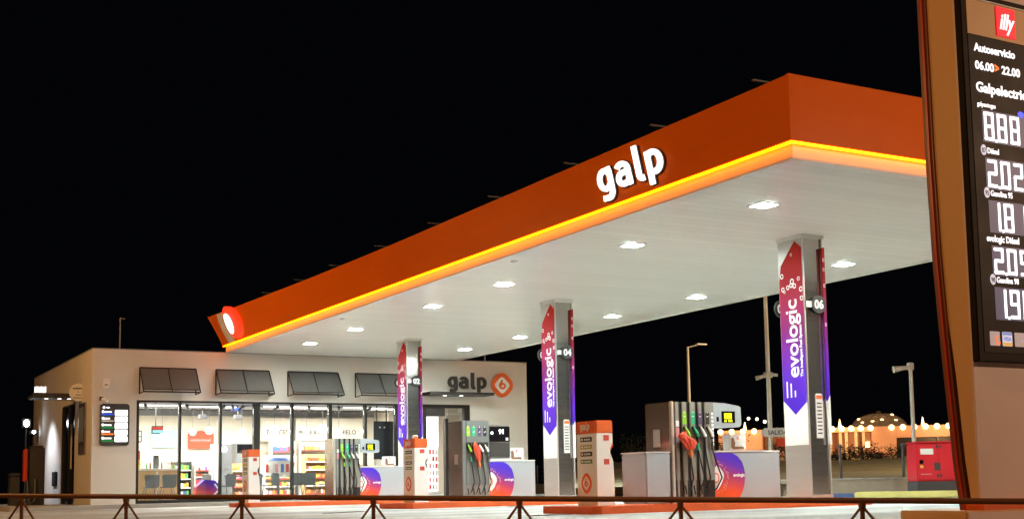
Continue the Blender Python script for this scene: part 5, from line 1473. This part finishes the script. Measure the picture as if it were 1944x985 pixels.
# far lights
for (u, v, d_, lab) in ((1437, 795, 260, 'tiny white far light above the left end of the globe row'), (1421, 794, 262, 'tiny faint far light left of its brighter neighbour'), (1452, 800, 240, 'tiny far light just over the globe lamps beside the exit arrow')):
    p = dep(u, v, d_)
    t = thing('far_lamp', lab, 'lamp', (p.x, p.y, 0))
    MB().cyl((p.x, p.y), .08, 0, p.z, 6).build('pole', 'gen_dark', t)
    MB().ball(p, .32, 8, 6).build('head', 'far_light', t)

# shrubs
def shrub(x, y, z, r, h, label, seed, n=1100):
    rr = random.Random(seed)
    t = thing('shrub', label, 'shrub', (x, y, z), 'dark shrubs on the slope')
    st_ = MB()
    for q in range(5):
        a = rr.uniform(0, 6.28)
        st_.tube([(x, y, z - .2), (x + math.cos(a) * r * .3, y + math.sin(a) * r * .3, z + h * .4), (x + math.cos(a) * r * .6, y + math.sin(a) * r * .6, z + h * .75)], [.05, .03, .012], 5)
    st_.build('stems', 'bark', t)
    m = MB(); cl = [(rr.uniform(-.6, .6) * r, rr.uniform(-.6, .6) * r, rr.uniform(.25, .8) * h, rr.uniform(.3, .55) * r) for _ in range(9)]
    for q in range(n):
        c = rr.choice(cl); d = Vector((rr.gauss(0, 1), rr.gauss(0, 1), rr.gauss(0, 1))).normalized() * c[3] * rr.uniform(.5, 1.15)
        p = Vector((x + c[0] + d.x, y + c[1] + d.y, max(z, z + c[2] + d.z * .8)))
        e1 = Vector((rr.gauss(0, 1), rr.gauss(0, 1), rr.gauss(0, 1))).normalized(); e2 = e1.orthogonal().normalized(); s = rr.uniform(.04, .09)
        m._add([p + e1 * s * 1.5, p + e2 * s * .6, p - e1 * s * 1.5, p - e2 * s * .6], [(0, 1, 2, 3)])
    m.build('foliage', 'leaf_dark', t)
for i, (u, v, d_, r, h) in enumerate(((1585, 866, 118, 1.6, 1.1), (1612, 866, 112, 1.7, 1.0), (1640, 864, 108, 1.9, 1.5), (1662, 866, 106, 1.3, .9), (1700, 870, 104, 1.6, 1.0), (1495, 868, 100, 1.8, 2.2), (1380, 850, 110, 2.2, 2.6), (1345, 856, 105, 1.8, 2.2), (1195, 880, 90, 2.2, 2.4))):
    p = dep(u, v, d_)
    dd = (Vector((p.x, p.y)) - Vector((CAM.x, CAM.y))).length
    z = 0.36 + 0.018 * (dd - 36) + 0.35 * math.sin(p.x * .09 + p.y * .05)
    shrub(p.x, p.y, z - .1, r, h, ['rounded dark shrub just right of the nearest column, farthest left of the slope clump', 'dark shrub second from the nearest column on the slope', 'tallest dark shrub in front of the domed building', 'small dark shrub right of the tallest one below the dome', 'low dark shrub below the dark porch of the domed building', 'dark shrub between the exit arrow mast and the nearest column', 'wide dark shrub under the left end of the globe row', 'dark shrub just right of the nearest pump display, left of the wide one', 'dark shrub seen left of the nearest pump, low on the slope'][i], 20 + i)

# ================================================================== STREET LAMPS OUT ON THE ROAD (sodium), AND ONE ADDED FOR THE SLOPE
def sodium(x, y, h, tx, ty, power, label, colr=(1, .50, .17)):
    t = thing('sodium_street_lamp', label, 'street lamp', (x, y, -1.12), 'sodium lamps along the road')
    d = Vector((tx - x, ty - y, 0)).normalized()
    MB().tube([(x, y, -1.12), (x, y, h)], [.10, .06], 10).build('pole', 'dark_metal', t)
    MB().tube([(x, y, h - .03), (x + d.x * 1.3, y + d.y * 1.3, h + .12)], .04, 8).build('arm', 'dark_metal', t)
    hx, hy = x + d.x * 1.5, y + d.y * 1.5
    hm = Matrix.Translation((hx, hy, h + .1)) @ Matrix.Rotation(math.atan2(d.y, d.x), 4, 'Z')
    MB(hm).box(-.35, .35, -.14, .14, .0, .14, .04).build('head', 'dark_metal', t)
    MB(hm).box(-.25, .25, -.1, .1, -.03, -.002).build('lens', 'sodium_glow', t)
    ld = bpy.data.lights.new('sodium_beam', 'SPOT'); ld.energy = power; ld.color = colr; ld.spot_size = math.radians(172); ld.spot_blend = .5; ld.shadow_soft_size = .2
    lo = bpy.data.objects.new('sodium_beam', ld); COL.objects.link(lo); lo.location = (hx, hy, h - .05)
    lo.rotation_euler = Vector((d.x * .9, d.y * .9, -1)).to_track_quat('-Z', 'Y').to_euler()
sodium(46.0, 19.0, 10.0, 40, 30, P_STREET * 18, 'added unseen lamp far to the right, lighting the grassy slope', (1, .68, .38))  # lamp added out of view to brighten the hillside
sodium(14.0, -16.5, 8.0, 8, -6, P_STREET * 3.6, 'street lamp with warm white light beyond the right side of the price sign', (1, .62, .36))
sodium(-14.0, -6.5, 9.0, -8, -5, P_STREET, 'sodium street lamp on the road in front of the railing')
sodium(-15.5, 9.0, 9.0, -8, 12, P_STREET, 'sodium street lamp on the road left of the forecourt')
sodium(-13.8, 24.5, 9.0, -8, 27, P_STREET * 1.3, 'sodium street lamp on the road level with the shop')
